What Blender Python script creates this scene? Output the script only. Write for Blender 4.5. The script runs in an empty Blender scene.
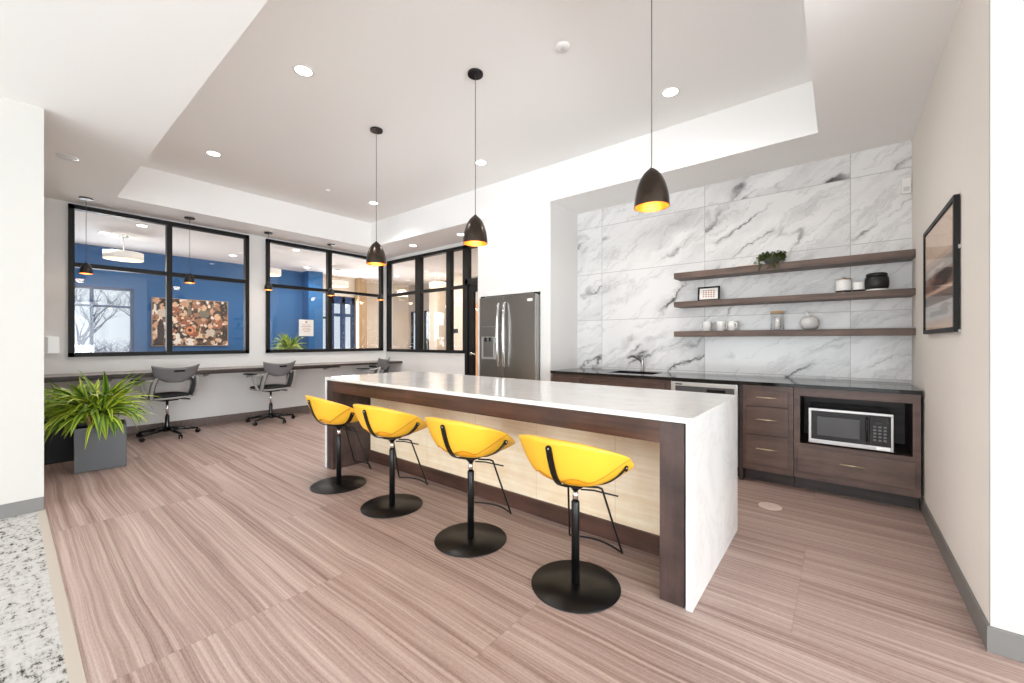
import bpy, bmesh, math, random
from mathutils import Vector, Matrix
R_ = random.Random(7)
PI = math.pi
sc = bpy.context.scene
COL = sc.collection

# ------------------------------------------------------------------ materials
def new_mat(name):
    m = bpy.data.materials.new(name); m.use_nodes = True
    nt = m.node_tree
    b = nt.nodes['Principled BSDF']
    return m, nt, b

def srgb(r, g, b):
    f = lambda c: (c/255/12.92) if c/255 <= .04045 else ((c/255+.055)/1.055)**2.4
    return (f(r), f(g), f(b), 1)

def pm(name, col, rough=.5, metal=0, spec=.5, emit=None, estr=0, coat=0, bump=0, bscale=200, var=0, vscale=6):
    m, nt, b = new_mat(name)
    b.inputs['Base Color'].default_value = col
    b.inputs['Roughness'].default_value = rough
    b.inputs['Metallic'].default_value = metal
    b.inputs['Specular IOR Level'].default_value = spec
    b.inputs['Coat Weight'].default_value = coat
    if emit:
        b.inputs['Emission Color'].default_value = emit
        b.inputs['Emission Strength'].default_value = estr
    tc = nt.nodes.new('ShaderNodeTexCoord')
    if bump:
        n = nt.nodes.new('ShaderNodeTexNoise'); n.inputs['Scale'].default_value = bscale
        nt.links.new(tc.outputs['Object'], n.inputs['Vector'])
        bp = nt.nodes.new('ShaderNodeBump'); bp.inputs['Strength'].default_value = bump; bp.inputs['Distance'].default_value = .002
        nt.links.new(n.outputs['Fac'], bp.inputs['Height']); nt.links.new(bp.outputs['Normal'], b.inputs['Normal'])
    if var:
        n = nt.nodes.new('ShaderNodeTexNoise'); n.inputs['Scale'].default_value = vscale; n.inputs['Detail'].default_value = 5
        nt.links.new(tc.outputs['Object'], n.inputs['Vector'])
        mx = nt.nodes.new('ShaderNodeMix'); mx.data_type = 'RGBA'
        mx.inputs[6].default_value = tuple(c*(1-var) for c in col[:3])+(1,)
        mx.inputs[7].default_value = tuple(min(1, c*(1+var)) for c in col[:3])+(1,)
        nt.links.new(n.outputs['Fac'], mx.inputs[0]); nt.links.new(mx.outputs[2], b.inputs['Base Color'])
    return m

class NB:
    """small node-graph helper"""
    def __init__(s, nt): s.nt = nt
    def n(s, t, **k):
        nd = s.nt.nodes.new('ShaderNode'+t)
        for a, v in k.items(): setattr(nd, a, v)
        return nd
    def l(s, a, b): s.nt.links.new(a, b)
    def math(s, op, a, b=None, c=None, clamp=False):
        nd = s.n('Math', operation=op); nd.use_clamp = clamp
        for i, v in enumerate((a, b, c)):
            if v is None: continue
            if isinstance(v, (int, float)): nd.inputs[i].default_value = v
            else: s.l(v, nd.inputs[i])
        return nd.outputs[0]
    def comb(s, x, y, z=0.):
        nd = s.n('CombineXYZ')
        for i, v in enumerate((x, y, z)):
            if isinstance(v, (int, float)): nd.inputs[i].default_value = v
            else: s.l(v, nd.inputs[i])
        return nd.outputs[0]
    def noise(s, vec, scale=1, detail=4, rough=.5, dist=0):
        nd = s.n('TexNoise'); nd.inputs['Scale'].default_value = scale; nd.inputs['Detail'].default_value = detail
        nd.inputs['Roughness'].default_value = rough; nd.inputs['Distortion'].default_value = dist
        s.l(vec, nd.inputs['Vector']); return nd.outputs['Fac']
    def ramp(s, fac, stops, interp='LINEAR'):
        nd = s.n('ValToRGB'); cr = nd.color_ramp; cr.interpolation = interp
        while len(cr.elements) < len(stops): cr.elements.new(.5)
        for e, (p, c) in zip(cr.elements, stops):
            e.position = p; e.color = c if isinstance(c, tuple) else (c, c, c, 1)
        s.l(fac, nd.inputs[0]); return nd.outputs[0]
    def mix(s, fac, a, b, mode='MIX'):
        nd = s.n('Mix', data_type='RGBA'); nd.blend_type = mode
        for i, v in ((0, fac), (6, a), (7, b)):
            if isinstance(v, (int, float, tuple)): nd.inputs[i].default_value = v
            else: s.l(v, nd.inputs[i])
        return nd.outputs[2]

def marble_mat():
    m, nt, b = new_mat('marble_tile'); g = NB(nt)
    tc = g.n('TexCoord'); sp = g.n('SeparateXYZ'); g.l(tc.outputs['Object'], sp.inputs[0])
    x, z = sp.outputs[0], sp.outputs[2]
    u = g.math('DIVIDE', g.math('ADD', x, 2.462), 1.265)
    v = g.math('DIVIDE', g.math('SUBTRACT', z, .936), .62)
    fu, fv = g.math('FLOOR', u), g.math('FLOOR', v)
    # big slabs are two courses tall in the upper field
    fv2 = g.math('FLOOR', g.math('DIVIDE', g.math('SUBTRACT', fv, 1), 2.0))
    wn = g.n('TexWhiteNoise', noise_dimensions='2D'); g.l(g.comb(fu, g.math('MULTIPLY', fv2, 3.7)), wn.inputs['Vector'])
    off = g.math('MULTIPLY', wn.outputs['Value'], 37.)
    a = math.radians(33)
    xr = g.math('ADD', g.math('MULTIPLY', x, math.cos(a)), g.math('MULTIPLY', z, math.sin(a)))
    zr = g.math('SUBTRACT', g.math('MULTIPLY', z, math.cos(a)), g.math('MULTIPLY', x, math.sin(a)))
    wob = g.noise(g.comb(xr, zr, off), .9, 5, .6)
    zr2 = g.math('ADD', zr, g.math('MULTIPLY', g.math('SUBTRACT', wob, .5), .55))
    fine = g.noise(g.comb(xr, zr, off), 7, 6, .65)
    zr3 = g.math('ADD', zr2, g.math('MULTIPLY', g.math('SUBTRACT', fine, .5), .14))
    n1 = g.noise(g.comb(g.math('MULTIPLY', xr, .45), g.math('MULTIPLY', zr3, 2.1), off), 1.0, 3, .5)
    r1 = g.math('ABSOLUTE', g.math('SUBTRACT', n1, .5))
    vein = g.ramp(r1, [(0, 1.), (.006, .8), (.016, .22), (.05, 0.)])
    gate = g.ramp(g.noise(g.comb(xr, zr3, off), 1.7, 3, .6), [(.46, 0.), (.62, 1.)])
    vein = g.mix(1., vein, gate, 'MULTIPLY')
    n2 = g.noise(g.comb(g.math('MULTIPLY', xr, .8), g.math('MULTIPLY', zr3, 5.), g.math('ADD', off, 9.)), 1.0, 5, .6)
    r2 = g.math('ABSOLUTE', g.math('SUBTRACT', n2, .52))
    vein2 = g.ramp(r2, [(0, .28), (.010, .14), (.03, 0.)])
    cloud = g.ramp(g.noise(g.comb(g.math('MULTIPLY', xr, .7), g.math('MULTIPLY', zr3, 2.4), g.math('ADD', off, 4.)), 1., 6, .65), [(.46, 0.), (.78, 1.)])
    col = g.mix(cloud, srgb(229, 228, 227), srgb(190, 189, 189))
    col = g.mix(vein2, col, srgb(140, 139, 139))
    col = g.mix(vein, col, srgb(52, 50, 52))
    # joints
    def joint(t, w):
        f = g.math('FRACT', t); d = g.math('MINIMUM', f, g.math('SUBTRACT', 1., f)); return g.math('LESS_THAN', d, w)
    jt = g.math('MAXIMUM', joint(u, .0022), joint(v, .0042))
    col = g.mix(jt, col, srgb(175, 173, 170))
    g.l(col, b.inputs['Base Color']); b.inputs['Roughness'].default_value = .2; b.inputs['Specular IOR Level'].default_value = .35
    return m

def floor_mat():
    m, nt, b = new_mat('veined_floor_tile'); g = NB(nt)
    tc = g.n('TexCoord'); sp = g.n('SeparateXYZ'); g.l(tc.outputs['Object'], sp.inputs[0])
    x, y = sp.outputs[0], sp.outputs[1]
    row = g.math('FLOOR', g.math('DIVIDE', g.math('SUBTRACT', y, .20), .98))
    u = g.math('DIVIDE', g.math('ADD', g.math('ADD', x, .17), g.math('MULTIPLY', g.math('MODULO', g.math('ADD', row, 40.), 2.), .9825)), 1.965)
    v = g.math('DIVIDE', g.math('SUBTRACT', y, .20), .98)
    wn = g.n('TexWhiteNoise', noise_dimensions='2D'); g.l(g.comb(g.math('FLOOR', u), row), wn.inputs['Vector'])
    off = g.math('MULTIPLY', wn.outputs['Value'], 23.)
    wob = g.noise(g.comb(g.math('MULTIPLY', x, .8), g.math('MULTIPLY', y, 1.2), off), 1.3, 2, .5)
    y2 = g.math('ADD', y, g.math('MULTIPLY', g.math('SUBTRACT', wob, .5), .06))
    a = g.noise(g.comb(g.math('MULTIPLY', x, .16), g.math('MULTIPLY', y2, 17.), off), 1., 8, .8)
    c = g.noise(g.comb(g.math('MULTIPLY', x, .5), g.math('MULTIPLY', y2, 75.), off), 1., 4, .7)
    sp2 = g.noise(g.comb(g.math('MULTIPLY', x, 45.), g.math('MULTIPLY', y, 160.), 0.), 1., 3, .7)
    s = g.math('ADD', g.math('ADD', g.math('MULTIPLY', a, .54), g.math('MULTIPLY', c, .40)), g.math('MULTIPLY', g.math('SUBTRACT', sp2, .15), .14))
    s = g.math('ADD', g.math('MULTIPLY', g.math('SUBTRACT', s, .5), 1.12), .5)
    col = g.ramp(s, [(.33, srgb(98, 74, 67)), (.43, srgb(138, 113, 104)), (.52, srgb(170, 146, 137)), (.66, srgb(204, 185, 176))])
    big = g.noise(g.comb(x, y, 0.), .7, 2)
    col = g.mix(g.math('MULTIPLY', wn.outputs['Value'], .12), col, srgb(132, 108, 98))
    def joint(t, w):
        f = g.math('FRACT', t); d = g.math('MINIMUM', f, g.math('SUBTRACT', 1., f)); return g.math('LESS_THAN', d, w)
    jt = g.math('MAXIMUM', joint(u, .0009), joint(v, .0013))
    col = g.mix(g.math('MULTIPLY', jt, .35), col, srgb(120, 100, 92))
    g.l(col, b.inputs['Base Color'])
    g.l(g.ramp(s, [(.3, .34), (.7, .46)]), b.inputs['Roughness'])
    b.inputs['Specular IOR Level'].default_value = .32
    return m

def wood_mat(name, c1, c2, axis='x', rough=.45, seams=None, k=18., mottle=3.):
    m, nt, b = new_mat(name); g = NB(nt)
    tc = g.n('TexCoord'); sp = g.n('SeparateXYZ'); g.l(tc.outputs['Object'], sp.inputs[0])
    x, y, z = sp.outputs
    if axis == 'x': vec = g.comb(x, g.math('MULTIPLY', y, k), g.math('MULTIPLY', z, k))
    elif axis == 'z': vec = g.comb(g.math('MULTIPLY', x, k), g.math('MULTIPLY', y, k), z)
    else: vec = g.comb(g.math('MULTIPLY', x, k), y, g.math('MULTIPLY', z, k))
    n1 = g.noise(vec, 1.6, 5, .6)
    n2 = g.noise(tc.outputs['Object'], mottle, 4, .6)
    s = g.math('ADD', g.math('MULTIPLY', n1, .55), g.math('MULTIPLY', n2, .45))
    col = g.ramp(s, [(.36, c1), (.62, c2)])
    if seams:
        f = g.math('FRACT', g.math('DIVIDE', g.math('ADD', x, seams[0]), seams[1]))
        col = g.mix(g.math('LESS_THAN', f, .004), col, tuple(c*.7 for c in c1[:3])+(1,))
    g.l(col, b.inputs['Base Color']); b.inputs['Roughness'].default_value = rough
    return m

def carpet_mat():
    m, nt, b = new_mat('carpet_pattern'); g = NB(nt)
    tc = g.n('TexCoord'); sp = g.n('SeparateXYZ'); g.l(tc.outputs['Object'], sp.inputs[0])
    x, y = sp.outputs[0], sp.outputs[1]
    n1 = g.noise(g.comb(g.math('MULTIPLY', x, 14.), g.math('MULTIPLY', y, 34.), 0.), 1., 5, .75)
    n2 = g.noise(g.comb(g.math('MULTIPLY', x, 40.), g.math('MULTIPLY', y, 12.), 3.), 1., 4, .7)
    pat = g.noise(g.comb(x, y, 5.), 1.1, 3)
    s = g.math('ADD', g.math('MULTIPLY', n1, .6), g.math('ADD', g.math('MULTIPLY', n2, .3), g.math('MULTIPLY', pat, .22)))
    col = g.ramp(s, [(.45, srgb(30, 28, 28)), (.49, srgb(128, 123, 117)), (.52, srgb(180, 178, 175)), (.6, srgb(196, 194, 191))])
    ln = g.noise(g.comb(g.math('MULTIPLY', x, 9.), g.math('MULTIPLY', y, .8), 8.), 1., 3, .6)
    col = g.mix(g.ramp(ln, [(.30, 1.), (.335, 0.)]), col, srgb(60, 58, 58))
    g.l(col, b.inputs['Base Color']); b.inputs['Roughness'].default_value = .95
    return m

def quartz_mat():
    m, nt, b = new_mat('white_quartz'); g = NB(nt)
    tc = g.n('TexCoord')
    n = g.noise(tc.outputs['Object'], 2.2, 6, .65, 1.2)
    r = g.math('ABSOLUTE', g.math('SUBTRACT', n, .5))
    col = g.ramp(r, [(0, srgb(216, 215, 213)), (.02, srgb(223, 222, 220)), (.1, srgb(227, 226, 224))])
    g.l(col, b.inputs['Base Color']); b.inputs['Roughness'].default_value = .14
    return m

def glass_mat(name='window_glass', tint=(1, 1, 1, 1), refl=1.0):
    m = bpy.data.materials.new(name); m.use_nodes = True; nt = m.node_tree; nt.nodes.clear(); g = NB(nt)
    out = g.n('OutputMaterial'); t = g.n('BsdfTransparent'); t.inputs[0].default_value = tint
    gl = g.n('BsdfGlossy'); gl.inputs['Roughness'].default_value = 0.0
    fr = g.n('Fresnel'); geo = g.n('NewGeometry'); g.l(g.math('SUBTRACT', 1.45, g.math('MULTIPLY', geo.outputs['Backfacing'], 1.45-1/1.45)), fr.inputs[0])
    mx = g.n('MixShader'); g.l(g.math('MULTIPLY', fr.outputs[0], refl), mx.inputs[0])
    g.l(t.outputs[0], mx.inputs[1]); g.l(gl.outputs[0], mx.inputs[2]); g.l(mx.outputs[0], out.inputs[0])
    return m

def attr_mat(name, attr, rough=.5, spec=.4):
    m, nt, b = new_mat(name); g = NB(nt)
    a = g.n('Attribute'); a.attribute_name = attr
    g.l(a.outputs['Color'], b.inputs['Base Color']); b.inputs['Roughness'].default_value = rough
    b.inputs['Specular IOR Level'].default_value = spec
    return m

def emis(name, col, s):
    m = bpy.data.materials.new(name); m.use_nodes = True; nt = m.node_tree; nt.nodes.clear()
    e = nt.nodes.new('ShaderNodeEmission'); e.inputs[0].default_value = col; e.inputs[1].default_value = s
    o = nt.nodes.new('ShaderNodeOutputMaterial'); nt.links.new(e.outputs[0], o.inputs[0]); return m

M = dict(
    white=pm('white_wall_paint', srgb(226, 225, 223), .75, bump=.05),
    ceil=pm('ceiling_paint', srgb(247, 247, 246), .85, bump=.04),
    cream=pm('cream_wall_paint', srgb(232, 225, 217), .75, bump=.05),
    pillar=pm('pillar_paint', srgb(198, 196, 191), .75, bump=.05),
    base=pm('grey_vinyl_base', srgb(118, 116, 113), .45),
    basetile=wood_mat('brown_base_tile', srgb(96, 84, 80), srgb(122, 108, 102), rough=.4),
    trim=pm('cream_floor_trim', srgb(186, 176, 164), .6),
    marble=marble_mat(), floor=floor_mat(), carpet=carpet_mat(), quartz=quartz_mat(),
    dkwood=wood_mat('dark_stained_maple', srgb(46, 29, 23), srgb(88, 60, 49), rough=.4),
    dkwoodz=wood_mat('dark_stained_maple_upright', srgb(42, 31, 29), srgb(82, 63, 58), axis='z', k=7., mottle=6., rough=.4),
    shelfwood=wood_mat('brown_shelf_wood', srgb(70, 54, 46), srgb(112, 90, 78), rough=.5),
    cabwood=wood_mat('cabinet_wood', srgb(70, 52, 46), srgb(112, 88, 78), rough=.42, k=10),
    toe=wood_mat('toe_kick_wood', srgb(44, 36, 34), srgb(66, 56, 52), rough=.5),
    maple=wood_mat('pale_maple', srgb(234, 208, 172), srgb(250, 234, 208), rough=.45, k=22., seams=(4.4, .62), mottle=5),
    granite=pm('black_granite', srgb(26, 26, 27), .08, var=.5, vscale=60),
    black=pm('black_metal_frame', srgb(20, 18, 17), .5, spec=.3),
    blackgl=pm('black_glossy', srgb(14, 14, 15), .15),
    blackpow=pm('black_powder_coat', srgb(13, 13, 14), .35, spec=.35),
    yellow=pm('yellow_moulded_plastic', srgb(240, 182, 50), .45, bump=.03, bscale=400),
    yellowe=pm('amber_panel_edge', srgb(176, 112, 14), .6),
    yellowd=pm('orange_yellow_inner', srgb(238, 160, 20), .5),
    chrome=pm('chrome', (.8, .8, .8, 1), .15, metal=1),
    steel=pm('stainless_steel', (.42, .41, .4, 1), .3, metal=1),
    dksteel=pm('dark_stainless', (.40, .385, .37, 1), .3, metal=1),
    steelw=pm('pale_steel', (.75, .75, .74, 1), .3, metal=.8),
    brass=pm('champagne_brass', (.78, .66, .50, 1), .28, metal=1),
    bronze=pm('bronze_lacquer', srgb(66, 57, 50), .27, metal=.8),
    gold=pm('gold_lining', srgb(226, 132, 44), .4, metal=.3),
    blackshade=pm('black_lacquer_shade', srgb(24, 22, 21), .4),
    bulb=emis('warm_bulb', (1, .78, .45, 1), 8),
    can=emis('downlight_diffuser', (1, .97, .92, 1), 14),
    off=pm('unlit_diffuser', srgb(205, 203, 200), .5),
    cord=pm('cord', srgb(70, 70, 70), .5),
    wcer=pm('white_ceramic', srgb(240, 239, 236), .25),
    greyp=pm('grey_chair_plastic', srgb(112, 112, 114), .45),
    greyl=pm('light_grey_chair_plastic', srgb(160, 160, 158), .45),
    darkmesh=pm('dark_chair_panel', srgb(70, 70, 72), .6),
    cushion=pm('black_fabric', srgb(28, 28, 30), .85, bump=.2),
    planter=pm('dark_grey_planter', srgb(82, 85, 88), .42),
    planterb=pm('black_gloss_planter', srgb(9, 9, 10), .5, spec=.25),
    soil=pm('soil', srgb(45, 34, 26), .95, bump=.5, bscale=60),
    blue=pm('blue_wall_paint', srgb(28, 88, 142), .7),
    bluedk=pm('dark_blue_frame', srgb(8, 52, 100), .5),
    greige=pm('greige_wall', srgb(172, 166, 158), .8, var=.12, vscale=4),
    beige=pm('beige_wall', srgb(216, 204, 188), .75),
    tan=pm('tan_wood', srgb(176, 148, 114), .5),
    tandoor=wood_mat('tan_wood_door', srgb(186, 128, 72), srgb(212, 158, 100), axis='z'),
    drum=pm('white_drum_fabric', srgb(236, 232, 224), .8, emit=(1, .93, .8, 1), estr=.35),
    drumb=emis('warm_drum_diffuser', (1, .78, .45, 1), 3.0),
    paper=pm('paper', srgb(238, 236, 230), .8),
    ink=pm('ink', srgb(60, 60, 62), .8),
    inkred=pm('faded_ink', srgb(190, 130, 110), .8),
    glass=glass_mat(), jar=glass_mat('jar_glass', (.985, .99, .99, 1), 1.2),
    lidwood=pm('pale_wood_lid', srgb(204, 164, 118), .5, var=.12, vscale=30),
    leafd=pm('ivy_leaf', srgb(84, 98, 46), .5, var=.4, vscale=30),
    dwd=pm('dishwasher_recess', srgb(96, 96, 98), .35, metal=.6),
    ground=pm('pale_winter_lawn', srgb(226, 220, 205), .9, var=.08, vscale=.4),
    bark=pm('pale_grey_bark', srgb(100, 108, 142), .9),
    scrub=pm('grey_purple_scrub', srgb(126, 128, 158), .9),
    steelkn=pm('drain_plate', srgb(216, 196, 186), .4),
)
M['picglass'] = glass_mat('picture_glass', refl=.35)
M['leaf'] = attr_mat('striped_leaf', 'leafcol', .42)
M['canvas'] = attr_mat('printed_canvas', 'piccol', .6)

# ------------------------------------------------------------------ mesh helpers
class MB:
    def __init__(s): s.v = []; s.f = []; s.mi = []; s.sm = []; s.col = []
    def quad(s, pts, mi=0, smooth=False):
        i = len(s.v); s.v += [tuple(p) for p in pts]; s.f.append(tuple(range(i, i+len(pts)))); s.mi.append(mi); s.sm.append(smooth)
    def box(s, x0, x1, y0, y1, z0, z1, mi=0, T=None, bev=0):
        if x0 > x1: x0, x1 = x1, x0
        if y0 > y1: y0, y1 = y1, y0
        if z0 > z1: z0, z1 = z1, z0
        b = min(bev, (x1-x0)*.45, (y1-y0)*.45, (z1-z0)*.45)
        if b <= 0:
            P = [(x, y, z) for z in (z0, z1) for y in (y0, y1) for x in (x0, x1)]
            F = [(0, 2, 3, 1), (4, 5, 7, 6), (0, 1, 5, 4), (2, 6, 7, 3), (0, 4, 6, 2), (1, 3, 7, 5)]
        else:
            bm = bmesh.new(); bmesh.ops.create_cube(bm, size=1)
            for w in bm.verts: w.co = Vector(((x0+x1)/2+w.co.x*(x1-x0), (y0+y1)/2+w.co.y*(y1-y0), (z0+z1)/2+w.co.z*(z1-z0)))
            bmesh.ops.bevel(bm, geom=list(bm.edges), offset=b, segments=2, affect='EDGES', profile=.7)
            bm.verts.index_update()
            P = [tuple(w.co) for w in bm.verts]; F = [tuple(w.index for w in f.verts) for f in bm.faces]; bm.free()
        if T: P = [tuple(T @ Vector(p)) for p in P]
        i = len(s.v); s.v += P
        for f in F: s.f.append(tuple(i+k for k in f)); s.mi.append(mi); s.sm.append(False)
        return s
    def rings(s, rings, closed=True, cap=True, mi=0, smooth=True, flip=False):
        i0 = len(s.v); n = len(rings[0])
        for r in rings: s.v += [tuple(p) for p in r]
        for a in range(len(rings)-1):
            for k in range(n if closed else n-1):
                k2 = (k+1) % n
                q = (i0+a*n+k, i0+a*n+k2, i0+(a+1)*n+k2, i0+(a+1)*n+k)
                s.f.append(q[::-1] if flip else q); s.mi.append(mi); s.sm.append(smooth)
        if cap and closed:
            s.f.append(tuple(i0+k for k in range(n))[::-1]); s.mi.append(mi); s.sm.append(False)
            e = i0+(len(rings)-1)*n
            s.f.append(tuple(e+k for k in range(n))); s.mi.append(mi); s.sm.append(False)
        return s
    def lathe(s, prof, c=(0, 0, 0), n=28, mi=0, cap=True, smooth=True, sx=1, sy=1):
        rs = [[(c[0]+r*sx*math.cos(2*PI*k/n), c[1]+r*sy*math.sin(2*PI*k/n), c[2]+z) for k in range(n)] for r, z in prof]
        return s.rings(rs, True, cap, mi, smooth)
    def cyl(s, c, r, z0, z1, n=24, mi=0, smooth=True): return s.lathe([(r, z0), (r, z1)], (c[0], c[1], 0), n, mi, True, smooth)
    def tube(s, pts, r, n=8, mi=0, cap=True):
        pts = [Vector(p) for p in pts]; rs = []; up = None
        for i, p in enumerate(pts):
            t = (pts[min(i+1, len(pts)-1)]-pts[max(i-1, 0)])
            if t.length < 1e-9: t = Vector((0, 0, 1))
            t.normalize()
            if up is None:
                up = t.orthogonal().normalized()
            else:
                up = (up-t*up.dot(t))
                up = up.normalized() if up.length > 1e-6 else t.orthogonal().normalized()
            w = t.cross(up); rr = r[i] if isinstance(r, (list, tuple)) else r
            rs.append([p+(up*math.cos(2*PI*k/n)+w*math.sin(2*PI*k/n))*rr for k in range(n)])
        return s.rings(rs, True, cap, mi, True)
    def strap(s, pts, w, t, wid):
        """flat bar along pts; wid = width direction vector"""
        pts = [Vector(p) for p in pts]; wd = Vector(wid).normalized(); rs = []
        for i, p in enumerate(pts):
            d = (pts[min(i+1, len(pts)-1)]-pts[max(i-1, 0)]).normalized(); nn = d.cross(wd).normalized()
            k = 1.
            rs.append([p+wd*w/2*a+nn*t/2*b for a, b in ((-1, -1), (1, -1), (1, 1), (-1, 1))])
        return s.rings(rs, True, True, 0, False)
    def xf(s, T):
        s.v = [tuple(T @ Vector(p)) for p in s.v]; return s
    def build(s, name, mats, parent=None, loc=None, auto=False):
        me = bpy.data.meshes.new(name); me.from_pydata(s.v, [], s.f); me.update()
        if not isinstance(mats, (list, tuple)): mats = [mats]
        for m in mats: me.materials.append(m)
        me.polygons.foreach_set('material_index', s.mi); me.polygons.foreach_set('use_smooth', s.sm)
        if s.col:
            ca = me.color_attributes.new(s.colname, 'FLOAT_COLOR', 'POINT')
            for i, c in enumerate(s.col): ca.data[i].color = c
        bm = bmesh.new(); bm.from_mesh(me)
        bmesh.ops.recalc_face_normals(bm, faces=bm.faces) if not getattr(s, 'norecalc', False) else None
        bm.to_mesh(me); bm.free()
        o = bpy.data.objects.new(name, me); COL.objects.link(o)
        if parent: o.parent = parent
        if loc: o.location = loc
        return o

def bx(*a, **k): return MB().box(*a, **k)

def tag(o, label, cat, group=None, kind=None):
    o['label'] = label; o['category'] = cat
    if group: o['group'] = group
    if kind: o['kind'] = kind
    return o
def thing(name, loc, label, cat, group=None, rz=0):
    o = bpy.data.objects.new(name, None); COL.objects.link(o); o.empty_display_size = .1
    o.location = loc; o.rotation_euler = (0, 0, rz); return tag(o, label, cat, group)
def struct(name, mb, mats, parent=None):
    o = mb.build(name, mats, parent); o['kind'] = 'structure'; return o
def sthing(name, loc=(0, 0, 0)):
    o = bpy.data.objects.new(name, None); COL.objects.link(o); o.location = loc; o['kind'] = 'structure'; return o
def kids(o): return [c for c in COL.objects if c.parent == o]
def copy_tree(o, parent=None):
    c = o.copy(); COL.objects.link(c)
    if parent: c.parent = parent
    for ch in kids(o): copy_tree(ch, c)
    return c
def light(name, kind, loc, energy, parent=None, rot=(0, 0, 0), color=(1, 1, 1), **k):
    l = bpy.data.lights.new(name, kind); l.energy = energy; l.color = color
    for a, v in k.items(): setattr(l, a, v)
    o = bpy.data.objects.new(name, l); COL.objects.link(o); o.location = loc; o.rotation_euler = rot
    if parent: o.parent = parent
    return o

# ------------------------------------------------------------------ room shell
ZC, ZT = 3.03, 3.48
XW, YG, YF, YM, XR = -7.55, 5.07, 4.28, 4.95, .48
struct('floor', bx(-11, 7.6, -8.2, 8.1, -.1, 0), M['floor'])
struct('floor_carpet', bx(-4.68, 7.5, -8, .147, 0, .008), M['carpet'])
struct('trim_1', bx(-4.68, 7.5, .147, .188, 0, .010), M['trim'])
mb = MB()
T0, T1, U0, U1 = -6.85, -.15, .845, 4.28
for a in ((-11, T0, -8.2, 8.1), (T1, 7.6, -8.2, 8.1), (T0, T1, -8.2, U0), (T0, T1, U1, 8.1)): mb.box(*a, ZC, 3.6)
mb.box(T0, T1, U0, U1, ZT, 3.6)
struct('ceiling', mb, M['ceil'])
# left (window) wall, white, with two openings
W1, W2 = (.488, 2.489), (2.745, 4.99)
Z0, Z1 = 1.078, 3.0
mb = MB()
mb.box(XW-.14, XW, -.8, YG+.14, 0, Z0); mb.box(XW-.14, XW, -.8, YG+.14, Z1, ZC)
for a, b in ((-.8, W1[0]), (W1[1], W2[0]), (W2[1], YG+.14)): mb.box(XW-.14, XW, a, b, Z0, Z1)
struct('wall_left', mb, M['white'])
# glazed wall beside the fridge
mb = MB()
mb.box(XW, -5.13, YG, YG+.14, 0, 1.06); mb.box(XW, -7.47, YG, YG+.14, 1.06, 2.96)
mb.box(XW, -3.9, YG, YG+.14, 2.96, ZC)
struct('wall_rear', mb, M['white'])
# fridge wall (thick block with niche) and marble recess
mb = MB()
FX0, FX1, FZ = -4.0, -2.985, 1.915
mb.box(-4.085, FX0, YF, YG+.14, 0, ZC); mb.box(FX1, -2.832, YF, YG+.14, 0, ZC); mb.box(FX0, FX1, YF, YG+.14, FZ, ZC)
mb.box(FX0, FX1, YG, YG+.14, 0, FZ)
struct('wall_fridge', mb, M['white'])
struct('wall_marble', bx(-2.832, XR, YM, YM+.12, 0, ZC), M['marble'])
struct('wall_right', bx(XR, XR+.02, 2.5705, YM+.12, 0, ZC), M['cream'])
struct('wall_right_return', bx(XR, 7.6, 2.55, 2.57, 0, ZC), M['pillar'])
mb = bx(-4.88, -4.68, -8.1, .18, 0, ZC)
struct('wall_left_pillar', mb, M['pillar'])
struct('wall_alcove', bx(XW, -4.88, -.8, -.66, 0, ZC), M['white'])
# walls behind the camera with daylight windows
mb = MB(); mb.box(-4.68, 7.6, -8.2, -8.06, 0, .3); mb.box(-4.68, 7.6, -8.2, -8.06, 2.85, ZC)
for a, b in ((-4.68, -4.2), (1.3, 1.6), (7.1, 7.6)): mb.box(a, b, -8.2, -8.06, .3, 2.85)
struct('wall_front', mb, M['white'])
mb = MB(); mb.box(7.5, 7.6, -8.06, 2.55, 0, .3); mb.box(7.5, 7.6, -8.06, 2.55, 2.85, ZC)
for a, b in ((-8.06, -7.6), (-2.7, -2.4), (2.2, 2.55)): mb.box(7.5, 7.6, a, b, .3, 2.85)
struct('wall_far_right', mb, M['white'])
def glazed(name, axis, c, a0, a1, z0, z1, mull, trans, fw=.055, dep=.09, fmat='black', gl=True):
    """black framed glazing in a plane; axis 'x' = plane x=c, 'y' = plane y=c"""
    root = sthing(name)
    def B(m, p0, p1, q0, q1, d0, d1):
        if axis == 'x': m.box(c+d0, c+d1, p0, p1, q0, q1)
        else: m.box(p0, p1, c+d0, c+d1, q0, q1)
    f = MB(); h = dep/2
    B(f, a0, a1, z0, z0+fw, -h, h); B(f, a0, a1, z1-fw, z1, -h, h); B(f, a0, a0+fw, z0, z1, -h, h); B(f, a1-fw, a1, z0, z1, -h, h)
    for mm, w in mull: B(f, mm-w/2, mm+w/2, z0+fw, z1-fw, -h, h)
    for t, w in trans: B(f, a0+fw, a1-fw, t-w/2, t+w/2, -h*.9, h*.9)
    o = f.build('window_frame', M[fmat], root); o['kind'] = 'structure'
    if gl:
        p = MB(); B(p, a0+fw*.5, a1-fw*.5, z0+fw*.5, z1-fw*.5, -.003, .003)
        o = p.build('window_pane', M['glass'], root); o['kind'] = 'structure'
    return root
glazed('window_1', 'x', XW, W1[0], W1[1], Z0, Z1, [(1.475, .062)], [(2.245, .055)])
glazed('window_2', 'x', XW, W2[0], W2[1], Z0, Z1, [(3.84, .075)], [(2.225, .055)])
glazed('window_3', 'y', YG+.02, -7.47, -5.13, 1.06, 2.96, [(-6.44, .15), (-5.56, .11)], [(2.24, .055)])
glazed('window_7', 'y', -8.13, -4.2, 1.3, .3, 2.85, [(-1.4, .06)], [(1.9, .06)])
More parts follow.
